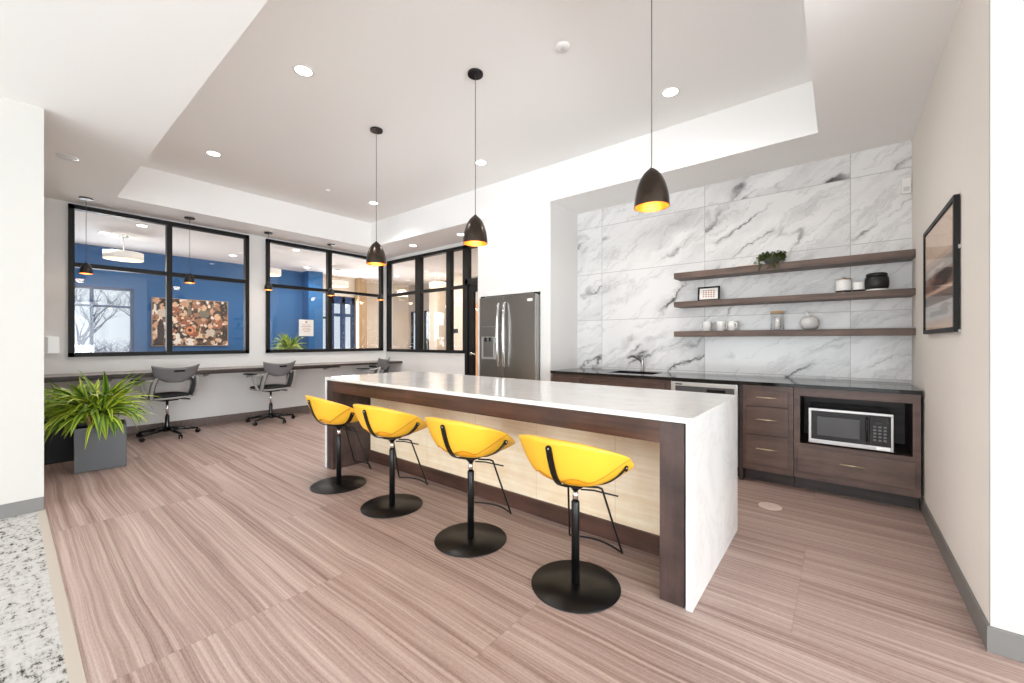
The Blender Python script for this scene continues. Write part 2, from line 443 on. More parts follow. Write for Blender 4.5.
glazed('window_8', 'y', -8.13, 1.6, 7.1, .3, 2.85, [(4.3, .06)], [(1.9, .06)])
glazed('window_9', 'x', 7.55, -7.6, -2.7, .3, 2.85, [(-5.1, .06)], [(1.9, .06)])
glazed('window_10', 'x', 7.55, -2.4, 2.2, .3, 2.85, [(-.1, .06)], [(1.9, .06)])
# door_1, black glazed door at the end of the glass wall
d = sthing('door_1')
mb = MB(); mb.box(-5.13, -5.06, YG-.03, YG+.07, 0, 2.96); mb.box(-4.16, -4.09, YG-.03, YG+.07, 0, 2.96)
mb.box(-5.13, -4.09, YG-.03, YG+.07, 2.90, 2.96); mb.box(-5.13, -4.09, YG-.03, YG+.07, 2.26, 2.36)
o = mb.build('door_frame', M['black'], d)
mb = MB(); mb.box(-5.05, -4.93, YG-.01, YG+.04, .01, 2.25); mb.box(-4.29, -4.17, YG-.01, YG+.04, .01, 2.25)
mb.box(-4.93, -4.29, YG-.01, YG+.04, 2.13, 2.25); mb.box(-4.93, -4.29, YG-.01, YG+.04, .01, .25)
leaf = mb.build('door_leaf', M['black'], d)
bx(-4.94, -4.28, YG+.012, YG+.018, .24, 2.14).build('door_glass', M['glass'], leaf)
mb = MB(); mb.tube([(-4.98, YG-.01, 1.06), (-4.98, YG-.06, 1.06), (-4.86, YG-.06, 1.06)], .011); mb.cyl((-4.98, YG-.02), .025, 1.035, 1.085)
mb.build('door_handle', M['chrome'], leaf)
bx(-5.07, -4.15, YG+.012, YG+.018, 2.36, 2.90).build('transom_glass', M['glass'], d)
for k in kids(d): k['kind'] = 'structure'
# baseboards
struct('baseboard_right', bx(XR-.012, XR, 2.55, 4.33, 0, .105, bev=.003), M['base'])
struct('baseboard_right_return', bx(XR-.012, 7.5, 2.538, 2.55, 0, .105, bev=.003), M['base'])
struct('baseboard_pillar', bx(-4.68, -4.668, -8, .18, .008, .108, bev=.003), M['base'])
struct('baseboard_left', bx(XW, XW+.015, -.66, YG, 0, .115), M['basetile'])
struct('baseboard_rear', bx(XW+.015, -5.13, YG-.015, YG, 0, .115), M['basetile'])
struct('baseboard_fridge', bx(-4.085, -4.0, YF-.012, YF, 0, .1), M['base'])
# round access plate set in the floor
mb = MB(); mb.cyl((0, 0), .078, 0, .004, 32); mb.cyl((0, 0), .06, .004, .005, 32)
t = thing('floor_drain', (-.427, 3.709, 0), 'round pale metal cover plate set in the brown floor beside the island', 'floor drain')
mb.build('cover_plate', M['steelkn'], t)
mb = MB(); mb.cyl((0, 0), .006, .005, .0065, 10, smooth=False); mb.build('screw', M['steel'], t)

# ------------------------------------------------------------------ lobby and blue room beyond the glass
XB = -10.65
mb = MB()
wy = (.73, 1.56); wz = (1.0, 2.29)
mb.box(XB-.15, XB, -1.6, wy[0], 0, ZC); mb.box(XB-.15, XB, wy[1], 5.08, 0, ZC); mb.box(XB-.15, XB, wy[0], wy[1], 0, wz[0]); mb.box(XB-.15, XB, wy[0], wy[1], wz[1], ZC)
mb.box(XB, XB+.35, 4.72, 5.08, 0, ZC)
struct('wall_blue', mb, M['blue'])
struct('wall_blue_end', bx(XB, XW-.14, -1.6, -1.5, 0, ZC), M['blue'])
glazed('window_4', 'x', XB-.05, wy[0]-.02, wy[1], wz[0], wz[1], [(.985, .045)], [(1.93, .035)], fw=.05, fmat='bluedk')  # stands in for a window reflected in the glass, built as an opening
glazed('window_5', 'x', XB-.05, 5.08, 5.42, .02, 2.6, [(5.2, .06)], [(1.9, .05)], fw=.05, fmat='black')
dd = sthing('door_2')
mb = MB()
for a, b in ((5.42, 5.56), (5.78, 5.88), (6.08, 6.16)): mb.box(XB-.1, XB, a, b, 0, 2.5)
mb.box(XB-.1, XB, 5.42, 6.16, 2.3, 2.5); mb.box(XB-.1, XB, 5.42, 6.16, 0, .2); mb.box(XB-.09, XB-.01, 5.5, 6.1, 1.95, 2.03)
mb.build('door_frame', M['bluedk'], dd)
bx(XB-.053, XB-.047, 5.43, 6.15, .1, 2.4).build('door_glass', M['glass'], dd)
for k in kids(dd): k['kind'] = 'structure'
mb = MB(); mb.box(XB-.15, XB, 5.08, 5.42, 2.6, ZC); mb.box(XB-.15, XB, 5.42, 6.16, 2.5, ZC); mb.box(XB-.15, XB, 6.16, 8.1, 0, ZC)
struct('wall_lobby', mb, M['beige'])
struct('wall_lobby_column', bx(XB, XB+.22, 6.16, 6.40, 0, ZC), M['tan'])
mb = MB(); Y8 = 8.0
for a, b, c, e in ((XB, -10.95+.3, 0, ZC), (-10.95, -10.9, 0, ZC)): pass
mb.box(XB, -10.55, Y8, Y8+.12, 0, ZC); mb.box(-10.55, -10.25, Y8, Y8+.12, 0, .9); mb.box(-10.55, -10.25, Y8, Y8+.12, 2.2, ZC)
mb.box(-10.25, -9.9, Y8, Y8+.12, 0, ZC); mb.box(-9.9, -9.5, Y8, Y8+.12, 0, .9); mb.box(-9.9, -9.5, Y8, Y8+.12, 2.2, ZC)
mb.box(-9.5, -2.7, Y8, Y8+.12, 0, ZC)
struct('wall_lobby_rear', mb, M['greige'])
glazed('window_6', 'y', Y8+.05, -10.55, -10.25, .9, 2.2, [], [(1.88, .03)], fw=.03)  # bright reflection in the glass, built as a window
glazed('window_11', 'y', Y8+.05, -9.9, -9.5, .9, 2.2, [(-9.72, .05)], [(1.88, .03)], fw=.03)  # second glass reflection modelled as a window
struct('wall_lobby_pier', bx(-9.3, -8.95, 7.7, 8.0, 0, ZC), M['beige'])
struct('wall_lobby_panel', bx(-8.7, -8.1, 7.9, 8.0, 0, ZC), M['beige'])
struct('wall_lobby_end', bx(-2.7, -2.55, YG+.14, 8.1, 0, ZC), M['beige'])
d3 = sthing('door_3'); mb = bx(-8.1, -7.35, 7.94, 8.0, 0, 2.3)
o = mb.build('door_leaf', M['tandoor'], d3); o['kind'] = 'structure'
o = MB().tube([(-7.45, 7.94, 1.02), (-7.45, 7.89, 1.02), (-7.57, 7.89, 1.02)], .01).build('door_handle', M['chrome'], d3); o['kind'] = 'structure'
tag(bx(-8.55, -8.3, 7.885, 7.9, 1.5, 1.62, bev=.004).build('sign_plate', M['black']), 'small black plate on the beige wall seen through the glazed rear wall', 'plate')

# lobby lamps (drum pendants)
def drum(loc, dia, h, drop, label):
    t = thing('drum_pendant', loc, label, 'pendant lamp', 'white drum lamps in the rooms beyond the windows')
    r = dia/2
    MB().lathe([(r*.97, 0), (r, 0), (r, h), (r*.97, h)], n=40, cap=False).build('lamp_shade', M['drum'], t)
    MB().lathe([(r*.96, .012), (r*.96, .02)], n=40).build('diffuser', M['drumb'], t)
    MB().lathe([(r*.96, h-.012), (r*.96, h-.004)], n=40).build('top_cover', M['drum'], t)
    m = MB(); m.cyl((0, 0), .008, h-.005, h+drop, 10); m.cyl((0, 0), .06, h+drop-.02, h+drop, 20)
    m.build('stem', M['steelw'], t)
    light('lamp_light', 'POINT', (0, 0, -.12), 28, t, color=(1, .9, .74), shadow_soft_size=.15)
    return t
drum((-9.3, 1.23, 2.635), .50, .12, ZC-2.755, 'white drum lamp glowing behind the upper left pane of the window above the planter')
drum((-9.3, 3.42, 2.66), .50, .12, ZC-2.78, 'white drum lamp cut off by the left frame of the corner window')
drum((-9.6, 5.1, 2.62), .50, .12, ZC-2.74, 'small far drum lamp behind the upper right pane of the window nearest the room corner')
drum((-8.3, 7.2, 2.70), .50, .12, ZC-2.82, 'drum lamp seen through the glazed wall left of the fridge')

# ------------------------------------------------------------------ island
t = thing('kitchen_island', (-2.308, 2.57, 0), 'long kitchen island with white quartz waterfall top, dark wood frame and pale maple back', 'kitchen island')
IX = -2.308; IY = 2.57
L, Rr, Y0, Y1 = -4.075-IX, -.545-IX, 2.03-IY, 3.11-IY
mb = MB(); mb.box(L, Rr, Y0, Y1, .886, .914, bev=.002); mb.build('countertop', M['quartz'], t)
bx(Rr-.03, Rr, Y0, Y1, 0, .886, bev=.0015).build('waterfall_panel', M['quartz'], t)
bx(L, L+.03, Y0, Y1, 0, .886, bev=.0015).build('waterfall_panel', M['quartz'], t)
g = .008
o = bx(Rr-.155, Rr-.03-g, Y0+.004, 2.45-IY, .002, .882, bev=.002).build('frame_leg', M['dkwoodz'], t)
o = bx(L+.03+g, L+.155, Y0+.004, 2.45-IY, .002, .882, bev=.002).build('frame_leg', M['dkwoodz'], t)
bx(L+.155, Rr-.155, Y0+.004, 2.45-IY, .775, .882, bev=.002).build('apron', M['dkwood'], t)
bx(L+.155, Rr-.155, 2.45-IY, 3.08-IY, .118, .882).build('body', M['maple'], t)
bx(L+.155, Rr-.155, 2.435-IY, 3.08-IY, .002, .118).build('plinth', M['dkwood'], t)
bx(L+.03, L+.155, 2.45-IY, 3.08-IY, .002, .882).build('end_filler', M['dkwood'], t)
bx(Rr-.155, Rr-.03, 2.45-IY, 3.08-IY, .002, .882).build('end_filler', M['dkwood'], t)

# ------------------------------------------------------------------ bar stools
def shell_pt(th, tt, off=0.):
    """th degrees from the back (0) round to front (180); tt 0 centre .. 1 rim"""
    a = abs(((th+180) % 360)-180)
    def lerp(tab, a):
        n = len(tab)
        for i in range(n-1):
            if a <= tab[i+1][0]:
                t0, t1 = tab[i], tab[i+1]; k = (a-t0[0])/(t1[0]-t0[0])
                sl = lambda j: 0 if j <= 0 or j >= n-1 else (tab[j+1][1]-tab[j-1][1])/(tab[j+1][0]-tab[j-1][0])
                h = t1[0]-t0[0]
                return (2*k**3-3*k*k+1)*t0[1]+(k**3-2*k*k+k)*h*sl(i)+(-2*k**3+3*k*k)*t1[1]+(k**3-k*k)*h*sl(i+1)
        return tab[-1][1]
    Rr = lerp([(0, .238), (30, .255), (55, .28), (75, .291), (90, .297), (105, .296), (120, .282), (142, .25), (180, .225)], a)
    Zr = lerp([(0, .812), (30, .808), (55, .784), (75, .75), (90, .712), (105, .666), (120, .626), (142, .590), (180, .572)], a)
    p = lerp([(0, 4.2), (60, 4.0), (90, 3.2), (130, 2.4), (180, 2.2)], a)
    zz = .558+(Zr-.558)*(tt**p)
    if a > 120: zz += .018*math.sin(PI*min(1, tt))*((a-120)/60)
    r = Rr*tt**.92
    r += off*tt; zz -= off*(1-tt)
    t_ = math.radians(th)
    return (r*math.sin(t_), -r*math.cos(t_), zz)
def shell_mb(th0, th1, nt, lo, hi, nr, off, closed=False):
    m = MB(); rings = []
    for j in range(nr+1):
        k = j/nr; ring = []
        for i in range(nt if closed else nt+1):
            th = th0+(th1-th0)*i/nt
            l = lo(th) if callable(lo) else lo
            ring.append(shell_pt(th, l+(hi-l)*k, off))
        rings.append(ring)
    m.rings(rings, closed, False, 0, True)
    return m
def make_stool():
    t = thing('bar_stool', (0, 0, 0), 'x', 'stool', 'yellow stools along the island')
    # seat pan with wings
    m = shell_mb(-180, 180, 96, .02, 1., 16, 0, True)
    seat = m.build('seat', M['yellow'], t)
    md = seat.modifiers.new('thick', 'SOLIDIFY'); md.thickness = .009; md.offset = 0
    # outer back panel wrapping round from side to side, lower edge lifted between the straps
    def lo(th):
        a = abs(th)
        base = .66 if a < 46 else .66+.34*((a-46)/40)**1.05
        if 8 < a < 52: base += .07*math.sin(PI*(a-8)/44)
        return min(base, .995)
    m = shell_mb(-86, 86, 84, lo, 1., 12, .015)
    back = m.build('backrest', M['yellow'], t)
    md = back.modifiers.new('thick', 'SOLIDIFY'); md.thickness = .007; md.offset = 0
    # lining in the gap, slot shade put into its darker orange
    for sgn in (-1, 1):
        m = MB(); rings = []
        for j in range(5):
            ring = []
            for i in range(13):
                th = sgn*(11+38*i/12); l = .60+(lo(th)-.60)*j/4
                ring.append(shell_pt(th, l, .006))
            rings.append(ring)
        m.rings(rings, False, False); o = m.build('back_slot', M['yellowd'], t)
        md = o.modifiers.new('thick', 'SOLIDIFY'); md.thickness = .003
    # dark tube along the panel's lower edge, painting the shadow of the gap
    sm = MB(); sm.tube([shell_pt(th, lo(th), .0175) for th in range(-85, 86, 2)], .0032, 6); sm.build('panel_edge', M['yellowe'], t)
    # straps: back, left, right
    for th in (0, 90, -90):
        pts = []
        hi_t = .955 if th == 0 else .90
        for k in range(15):
            tt = .10+(hi_t-.10)*k/14; pts.append(shell_pt(th, tt, (.012+.015*min(1, tt/.6)) if th == 0 else .012))
        a = math.radians(th)
        m = MB(); m.strap(pts, .033, .006, (math.cos(a), math.sin(a), 0))
        # rounded end and screw
        top = Vector(pts[-1]); nrm = Vector((math.sin(a), -math.cos(a), 0))
        c = top; T = Matrix.Translation(c) @ nrm.to_track_quat('Z', 'Y').to_matrix().to_4x4()
        q = MB().lathe([(.0165, -.003), (.0165, .003)], n=20); q.xf(T)
        i = len(m.v); m.v += q.v; m.f += [tuple(i+x for x in f) for f in q.f]; m.mi += q.mi; m.sm += q.sm
        st = m.build('strap', M['blackpow'], t)
        q = MB().lathe([(.0055, .003), (.004, .0055)], n=12); q.xf(T); q.build('screw', M['chrome'], st)
    # swivel plate, cap, chrome post, sleeve, base
    m = MB(); m.box(-.05, .05, -.05, .05, .524, .532, bev=.003); m.build('seat_plate', M['blackpow'], t)
    m = MB(); m.lathe([(.018, .500), (.020, .505), (.030, .516), (.033, .524)]); m.build('swivel_cap', M['blackgl'], t)
    m = MB(); m.cyl((0, 0), .0145, .44, .502); m.build('piston', M['chrome'], t)
    m = MB(); m.lathe([(.0215, .012), (.0215, .438), (.018, .444)]); m.build('pole', M['blackpow'], t)
    m = MB(); m.lathe([(.218, 0), (.230, .002), (.232, .005), (.230, .0085), (.06, .012), (.0, .012)], n=64); m.build('base_plate', M['blackpow'], t)
    # wire footrest loop
    def arc(p, q, h, n=8):
        p, q = Vector(p), Vector(q); return [p.lerp(q, i/n)+Vector(h)*math.sin(PI*i/n) for i in range(n+1)]
    b = .13
    pts = [(0.02, .05, .508), (.085, .09, .506), (.102, .10, .498), (.106, .103, .485), (.163, .212, b+.012), (.164, .218, b+.002), (.155, .226, b)]
    pts2 = [(-x, y, z) for x, y, z in pts][::-1]
    full = pts+arc((.155, .226, b), (-.155, .226, b), (0, .045, 0), 10)[1:-1]+pts2
    MB().tube(full, .0058, 8).build('footrest', M['blackpow'], t)
    MB().tube([(.02, .02, .5), (.08, .05, .50), (.20, .085, .487)], .0045, 8).build('height_lever', M['blackpow'], t)
    return t
stool = make_stool()
spots = [(-3.48, 1.86, -6.3, 'yellow bucket stool at the far left end of the island, beside the white waterfall leg'),
         (-2.714, 1.882, 5.8, 'yellow bucket stool second from the far left end of the island'),
         (-1.862, 1.885, 3.3, 'yellow bucket stool second from the near right end of the island'),
         (-1.085, 1.876, 0, 'yellow bucket stool at the near right end of the island, closest to the camera')]
for i, (x, y, a, lab) in enumerate(spots):
    o = stool if i == 0 else copy_tree(stool)
    o.location = (x, y, 0); o.rotation_euler = (0, 0, math.radians(a)); o['label'] = lab

# ------------------------------------------------------------------ bell pendants over the island
def bell(r, h, zb, n=40):
    prof = []
    for k in range(17):
        u = k/16; rr = r*(1-u*u)**.58 if u < 1 else 0
        prof.append((max(rr, .012), zb+h*u))
    return prof
def make_pendant():
    t = thing('bell_pendant', (0, 0, 0), 'x', 'pendant lamp', 'bell pendants above the island')
    zb = 2.08; h = .23; r = .101
    m = MB().lathe(bell(r, h, zb), n=40, cap=False); m.build('lamp_shade', M['bronze'], t)
    m = MB().lathe([(max(a-.004, .004), z if k else z) for k, (a, z) in enumerate(bell(r, h, zb)[:-1])], n=40, cap=False)
    m.build('shade_lining', M['gold'], t)
    m = MB().lathe([(.006, -.045), (.022, -.03), (.028, 0), (.02, .03), (.012, .05), (.005, .06)], (0, 0, zb+.085), 20); m.build('light_bulb', M['bulb'], t)
    m = MB().lathe([(.012, zb+h-.003), (.011, zb+h+.004), (.005, zb+h+.008)], n=16); m.build('shade_cap', M['bronze'], t)
    MB().cyl((0, 0), .0028, zb+h+.01, ZT-.012, 8).build('cord', M['cord'], t)
    MB().lathe([(.062, -.018), (.064, -.014), (.064, 0)], (0, 0, ZT), 32).build('ceiling_canopy', M['blackgl'], t)
    light('lamp_light', 'POINT', (0, 0, zb+.045), 3, t, color=(1, .74, .42), shadow_soft_size=.03)
    return t
p = make_pendant()
for i, (x, lab) in enumerate(((-3.765, 'bronze bell pendant with gold lining over the far left end of the island'),
                              (-2.338, 'bronze bell pendant with gold lining over the middle of the island'),
                              (-.88, 'largest looking dark bell pendant hanging in front of the marble wall'))):
    o = p if i == 0 else copy_tree(p); o.location = (x, 2.42, 0); o['label'] = lab

# small pendants along the desk
def make_small():
    t = thing('desk_pendant', (0, 0, 0), 'x', 'pendant lamp', 'small black pendants above the wall desk')
    zb, h, r = 2.105, .135, .062
    MB().lathe(bell(r, h, zb), n=28, cap=False).build('lamp_shade', M['blackshade'], t)
    MB().lathe([(max(a-.003, .003), z) for a, z in bell(r, h, zb)[:-1]], n=28, cap=False).build('shade_lining', M['gold'], t)
    MB().lathe([(.004, -.02), (.014, -.01), (.016, .005), (.008, .02)], (0, 0, zb+.045), 14).build('light_bulb', M['bulb'], t)
    light('lamp_light', 'POINT', (0, 0, zb-.01), 1.3, t, color=(1, .88, .72), shadow_soft_size=.04)
    MB().cyl((0, 0), .0024, zb+h-.005, ZC-.01, 8).build('cord', M['cord'], t)
    MB().lathe([(.06, -.016), (.062, -.012), (.062, 0)], (0, 0, ZC), 28).build('ceiling_canopy', M['blackshade'], t)
    return t
p = make_small()
labs = ['small black pendant hanging before the upper left part of the window above the planter',
        'small black pendant hanging before the right part of the window above the planter',
        'small black pendant before the white wall strip between two windows',
        'small black pendant before the middle mullion of the window nearest the room corner',
        'small black pendant over the desk hanging closest to the room corner']
for i, y in enumerate((.616, 1.637, 2.66, 3.70, 4.72)):
    o = p if i == 0 else copy_tree(p); o.location = (-7.2, y, 0); o['label'] = labs[i]

# ------------------------------------------------------------------ ceiling fixtures
def make_can(z, on=True, energy=85):
    t = thing('ceiling_downlight', (0, 0, 0), 'x', 'downlight', 'recessed ceiling downlights')
    MB().lathe([(.062, -.004), (.078, -.004), (.080, 0), (.062, 0)], n=32, cap=False).build('trim_ring', M['wcer'], t)
    MB().lathe([(.063, -.003), (.063, -.001)], n=32).build('diffuser', M['can'] if on else M['off'], t)
    if on: light('downlight_spot', 'SPOT', (0, 0, -.02), energy, t, color=(1, .96, .91), spot_size=2.5, spot_blend=.8, shadow_soft_size=.06)
    return t
can = make_can(0)
cans = [(-3.403, 1.519, ZT, 'lit recessed downlight in the raised ceiling, near left of the pendants'),
        (-5.731, 1.528, ZT, 'lit recessed downlight at the far left of the raised ceiling'),
        (-5.802, 3.678, ZT, 'lit recessed downlight in the raised ceiling beside the cord of the far left bell pendant'),
        (-3.454, 3.675, ZT, 'lit recessed downlight in the raised ceiling beside the cord of the middle bell pendant'),
        (-1.173, 3.685, ZT, 'lit recessed downlight in the raised ceiling right of the near bell pendant cord'),
        (-6.105, 4.681, ZC, 'lit recessed downlight in the lower ceiling above the glazed wall, on its left'),
        (-4.861, 4.693, ZC, 'lit recessed downlight in the lower ceiling just left of the middle bell pendant shade')]
back_cans = [(-8.25, 1.296, 'downlight glowing warm behind the top of the window above the planter'),
             (-9.277, 1.0, 'downlight above the far drum lamp behind the window above the planter'),
             (-9.687, 2.916, 'downlight behind the upper right pane of the window above the planter, high up'),
             (-8.159, 3.50, 'downlight glowing warm behind the upper left pane of the window near the corner'),
             (-9.9, 4.5, 'downlight in the blue room ceiling right of the drum lamp behind the corner window'),
             (-9.3, 6.6, 'lobby downlight seen through the left pane of the glazed wall'),
             (-7.6, 6.0, 'lobby downlight seen through the middle pane of the glazed wall'),
             (-6.4, 6.9, 'lobby downlight seen through the right pane of the glazed wall')]
first = True
for x, y, z, lab in cans:
    o = can if first else copy_tree(can); first = False
    o.location = (x, y, z); o['label'] = lab
for x, y, lab in back_cans:
    o = copy_tree(can); o.location = (x, y, ZC); o['label'] = lab; o['group'] = 'downlights beyond the windows'
o = make_can(0, False); o.location = (-5.723, .37, ZC); o['label'] = 'unlit recessed downlight in the lower ceiling beside the left pillar'
def disc(name, loc, r, lab, cat):
    t = thing(name, loc, lab, cat)
    MB().lathe([(r, 0), (r, -.008), (r*.85, -.02), (r*.4, -.024)], n=28).build('housing', M['wcer'], t)
    MB().lathe([(r*.35, -.024), (r*.3, -.03)], n=18).build('sensor', M['off'], t)
disc('smoke_detector', (-1.614, 2.607, ZT), .055, 'small round white smoke detector in the raised ceiling between two pendant cords', 'smoke detector')
disc('fire_sprinkler', (-5.818, 2.945, ZT), .035, 'tiny concealed sprinkler cap in the raised ceiling left of the far bell pendant', 'sprinkler')

# ------------------------------------------------------------------ fridge
t = thing('refrigerator', (-3.492, 4.2, 0), 'dark stainless french door refrigerator set in the white wall niche', 'refrigerator')
ox = -3.492
bx(-.485, .485, .052, .72, .03, 1.875, bev=.004).build('body', M['steelw'], t)
bx(-.485, -.0555+.0, 0, .05, .70, 1.885, bev=.006).build('door', M['dksteel'], t)
dr = bx(-.0495, .485, 0, .05, .70, 1.885, bev=.006).build('door', M['dksteel'], t)
bx(-.485, .485, 0, .05, .06, .692, bev=.006).build('freezer_drawer', M['dksteel'], t)
def handle(x):
    MB().tube([(x, 0, 1.80), (x, -.035, 1.78), (x, -.058, 1.6), (x, -.065, 1.35), (x, -.058, 1.12), (x, -.035, .95), (x, 0, .92)], [.012, .013, .016, .017, .016, .013, .012], 12).build('door_handle', M['chrome'], t)
handle(-.105); handle(.0)
MB().tube([(-.38, 0, .62), (-.37, -.05, .62), (.37, -.05, .62), (.38, 0, .62)], .013, 12).build('drawer_handle', M['chrome'], t)
m = bx(-.44, -.175, -.006, .0, 1.03, 1.48, bev=.002); o = m.build('dispenser_panel', M['steelw'], t)
bx(-.435, -.18, -.012, -.006, 1.34, 1.475, bev=.002).build('dispenser_display', M['dksteel'], t)
bx(-.40, -.215, -.011, -.007, 1.06, 1.32, bev=.002).build('dispenser_recess', M['steel'], t)
m = MB(); m.box(-.36, -.33, -.03, -.006, 1.27, 1.33); m.box(-.28, -.25, -.03, -.006, 1.27, 1.33); m.build('nozzle', M['blackgl'], t)
bx(.36, .44, -.003, 0, 1.79, 1.825, bev=.001).build('badge', M['wcer'], t)
m = MB(); m.box(.44, .485, .03, .06, 1.885, 1.905); m.box(-.485, -.44, .03, .06, 1.885, 1.905); m.build('hinge_cover', M['blackgl'], t)

# ------------------------------------------------------------------ back counter and cabinets
CY0 = 4.25; CZ = .884
top = thing('counter_worktop', (-1.176, 4.58, CZ), 'long polished black stone worktop below the marble wall', 'worktop')
# sink cut-out x -2.1..-1.6, y 4.42..4.78
m = MB(); ax, ay = -1.176, 4.58
sx0, sx1, sy0, sy1 = -2.12-ax, -1.60-ax, 4.40-ay, 4.76-ay
X0, X1, Yq0, Yq1 = -2.79-ax, .465-ax, 4.212-ay, 4.946-ay
for a in ((X0, sx0, Yq0, Yq1), (sx1, X1, Yq0, Yq1), (sx0, sx1, Yq0, sy0), (sx0, sx1, sy1, Yq1)): m.box(*a, 0, .03)
m.build('worktop_slab', M['granite'], top)
s = thing('kitchen_sink', (-1.86, 4.58, .72), 'undermount steel sink basin in the black worktop', 'sink')
m = MB(); m.box(-.26, .26, -.18, .18, 0, .005); m.box(-.265, -.26, -.185, .185, 0, .163); m.box(.26, .265, -.185, .185, 0, .163); m.box(-.26, .26, -.185, -.18, 0, .163); m.box(-.26, .26, .18, .185, 0, .163)
m.build('basin', M['steel'], s)
MB().lathe([(.035, .005), (.04, .007), (.02, .006)], n=20).build('drain', M['chrome'], s)
fz = .9145
t = thing('kitchen_faucet', (-1.88, 4.86, fz), 'curved brushed metal faucet standing behind the sink', 'faucet')
MB().lathe([(.026, 0), (.026, .008), (.019, .014), (.019, .12), (.021, .14), (.012, .15)], n=20).build('body', M['steel'], t)
MB().tube([(0, 0, .10), (-.03, -.05, .15), (-.07, -.12, .185), (-.10, -.17, .18), (-.105, -.185, .16)], [.012, .013, .015, .016, .015], 12).build('spout', M['steel'], t)
MB().tube([(.0, 0, .14), (.012, .01, .18), (.02, .02, .215)], [.009, .007, .005], 10).build('lever_handle', M['steel'], t)
MB().tube([(-.01, 0, .12), (-.02, -.03, .17), (-.05, -.07, .195), (-.06, -.10, .19)], .006, 8).build('spray_hose', M['steel'], t)

def pull(t, x, z, w, y=0, parent=None):
    m = MB(); m.tube([(x-w/2, y-.028, z), (x+w/2, y-.028, z)], .0055, 10)
    m.tube([(x-w/2+.015, y, z), (x-w/2+.015, y-.028, z)], .004, 8); m.tube([(x+w/2-.015, y, z), (x+w/2-.015, y-.028, z)], .004, 8)
    return m.build('handle', M['brass'], parent or t)
def cab(name, x0, x1, lab, fronts, opening=None, cat='cabinet', ctop=None):
    cx = (x0+x1)/2; t = thing(name, (cx, CY0, 0), lab, cat, None)
    a, b = x0-cx+.001, x1-cx-.001
    m = MB(); d = .66; ft = .02
    if opening is None:
        m.box(a, b, .021, d, .115, ctop or CZ-.002)
    else:
        o0, o1, z0, z1 = opening[0]-cx, opening[1]-cx, opening[2], opening[3]
        m.box(a, o0, .021, d, .115, CZ-.002); m.box(o1, b, .021, d, .115, CZ-.002)
        m.box(o0, o1, .021, d, .115, z0); m.box(o0, o1, .021, d, z1, CZ-.002); m.box(o0, o1, .5, d, z0, z1)
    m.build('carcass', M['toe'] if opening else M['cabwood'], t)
    # face frame
    m = MB(); lo = .175
    if opening is None:
        m.box(a, b, 0, .02, .115, CZ-.002)
    else:
        m.box(a, o0, 0, .02, .115, CZ-.002); m.box(o1, b, 0, .02, .115, CZ-.002); m.box(o0, o1, 0, .02, .115, z0); m.box(o0, o1, 0, .02, z1, CZ-.002)
    m.build('face_frame', M['cabwood'], t)
    for kind, fx0, fx1, fz0, fz1, hw in fronts:
        o = bx(fx0-cx, fx1-cx, -.018, -.0005, fz0, fz1, bev=.003).build(kind, M['cabwood'], t)
        if hw == 'v':
            hx = fx1-cx-.04
            m = MB(); m.tube([(hx, -.046, fz1-.20), (hx, -.046, fz1-.06)], .0055, 10); m.build('handle', M['brass'], o)
        elif hw: pull(t, (fx0+fx1)/2-cx, fz0+(fz1-fz0)*.56, hw, -.018, o)
    m = bx(a, b, .10, d, .0, .112); m.build('toe_kick', M['toe'], t)
    return t
cab('drawer_cabinet', -2.785, -2.37, 'dark wood base unit at the counter end next to the fridge wall',
    [('drawer', -2.76, -2.39, .70, .845, .14), ('door', -2.76, -2.39, .17, .69, None)])
cab('sink_cabinet', -2.368, -1.352, 'dark wood sink base under the faucet', [('panel', -2.33, -1.40, .70, .845, None), ('door', -2.33, -1.872, .17, .69, 'v'), ('door', -1.866, -1.40, .17, .69, 'v')], ctop=.70)
# dishwasher
t = thing('dishwasher', (-1.043, CY0, 0), 'stainless dishwasher with a grey recessed handle strip', 'dishwasher')
bx(-.303, .303, .03, .64, .10, CZ-.008).build('tub', M['toe'], t)
dw = bx(-.300, .300, -.02, .03, .115, .872, bev=.004).build('door', M['steelw'], t)
bx(-.255, .275, -.024, -.0205, .775, .835, bev=.003).build('recessed_handle', M['dwd'], t)
bx(.04, .20, -.027, -.0245, .785, .815, bev=.001).build('display', M['blackgl'], t)
bx(-.255, -.19, -.0225, -.0205, .845, .857).build('badge', M['ink'], t)
bx(-.30, .30, .10, .6, .0, .098).build('toe_kick', M['toe'], t)
bx(-.733, -.704, CY0+.005, CY0+.6, .0, CZ-.002).build('cabinet_filler', M['toe'])
tag(bpy.data.objects['cabinet_filler'], 'narrow black filler panel between dishwasher and drawer stack', 'panel')
cab('drawer_stack', -.701, -.318, 'dark wood unit of three drawers with brass pulls right of the dishwasher',
    [('drawer', -.672, -.355, .700, .842, .16), ('drawer', -.672, -.355, .444, .692, .16), ('drawer', -.672, -.355, .178, .436, .16)])
cab('microwave_cabinet', -.316, .462, 'dark wood unit beside the right wall with an open microwave niche over one wide drawer',
    [('drawer', -.288, .432, .176, .378, .17)], opening=(-.272, .418, .412, .812))
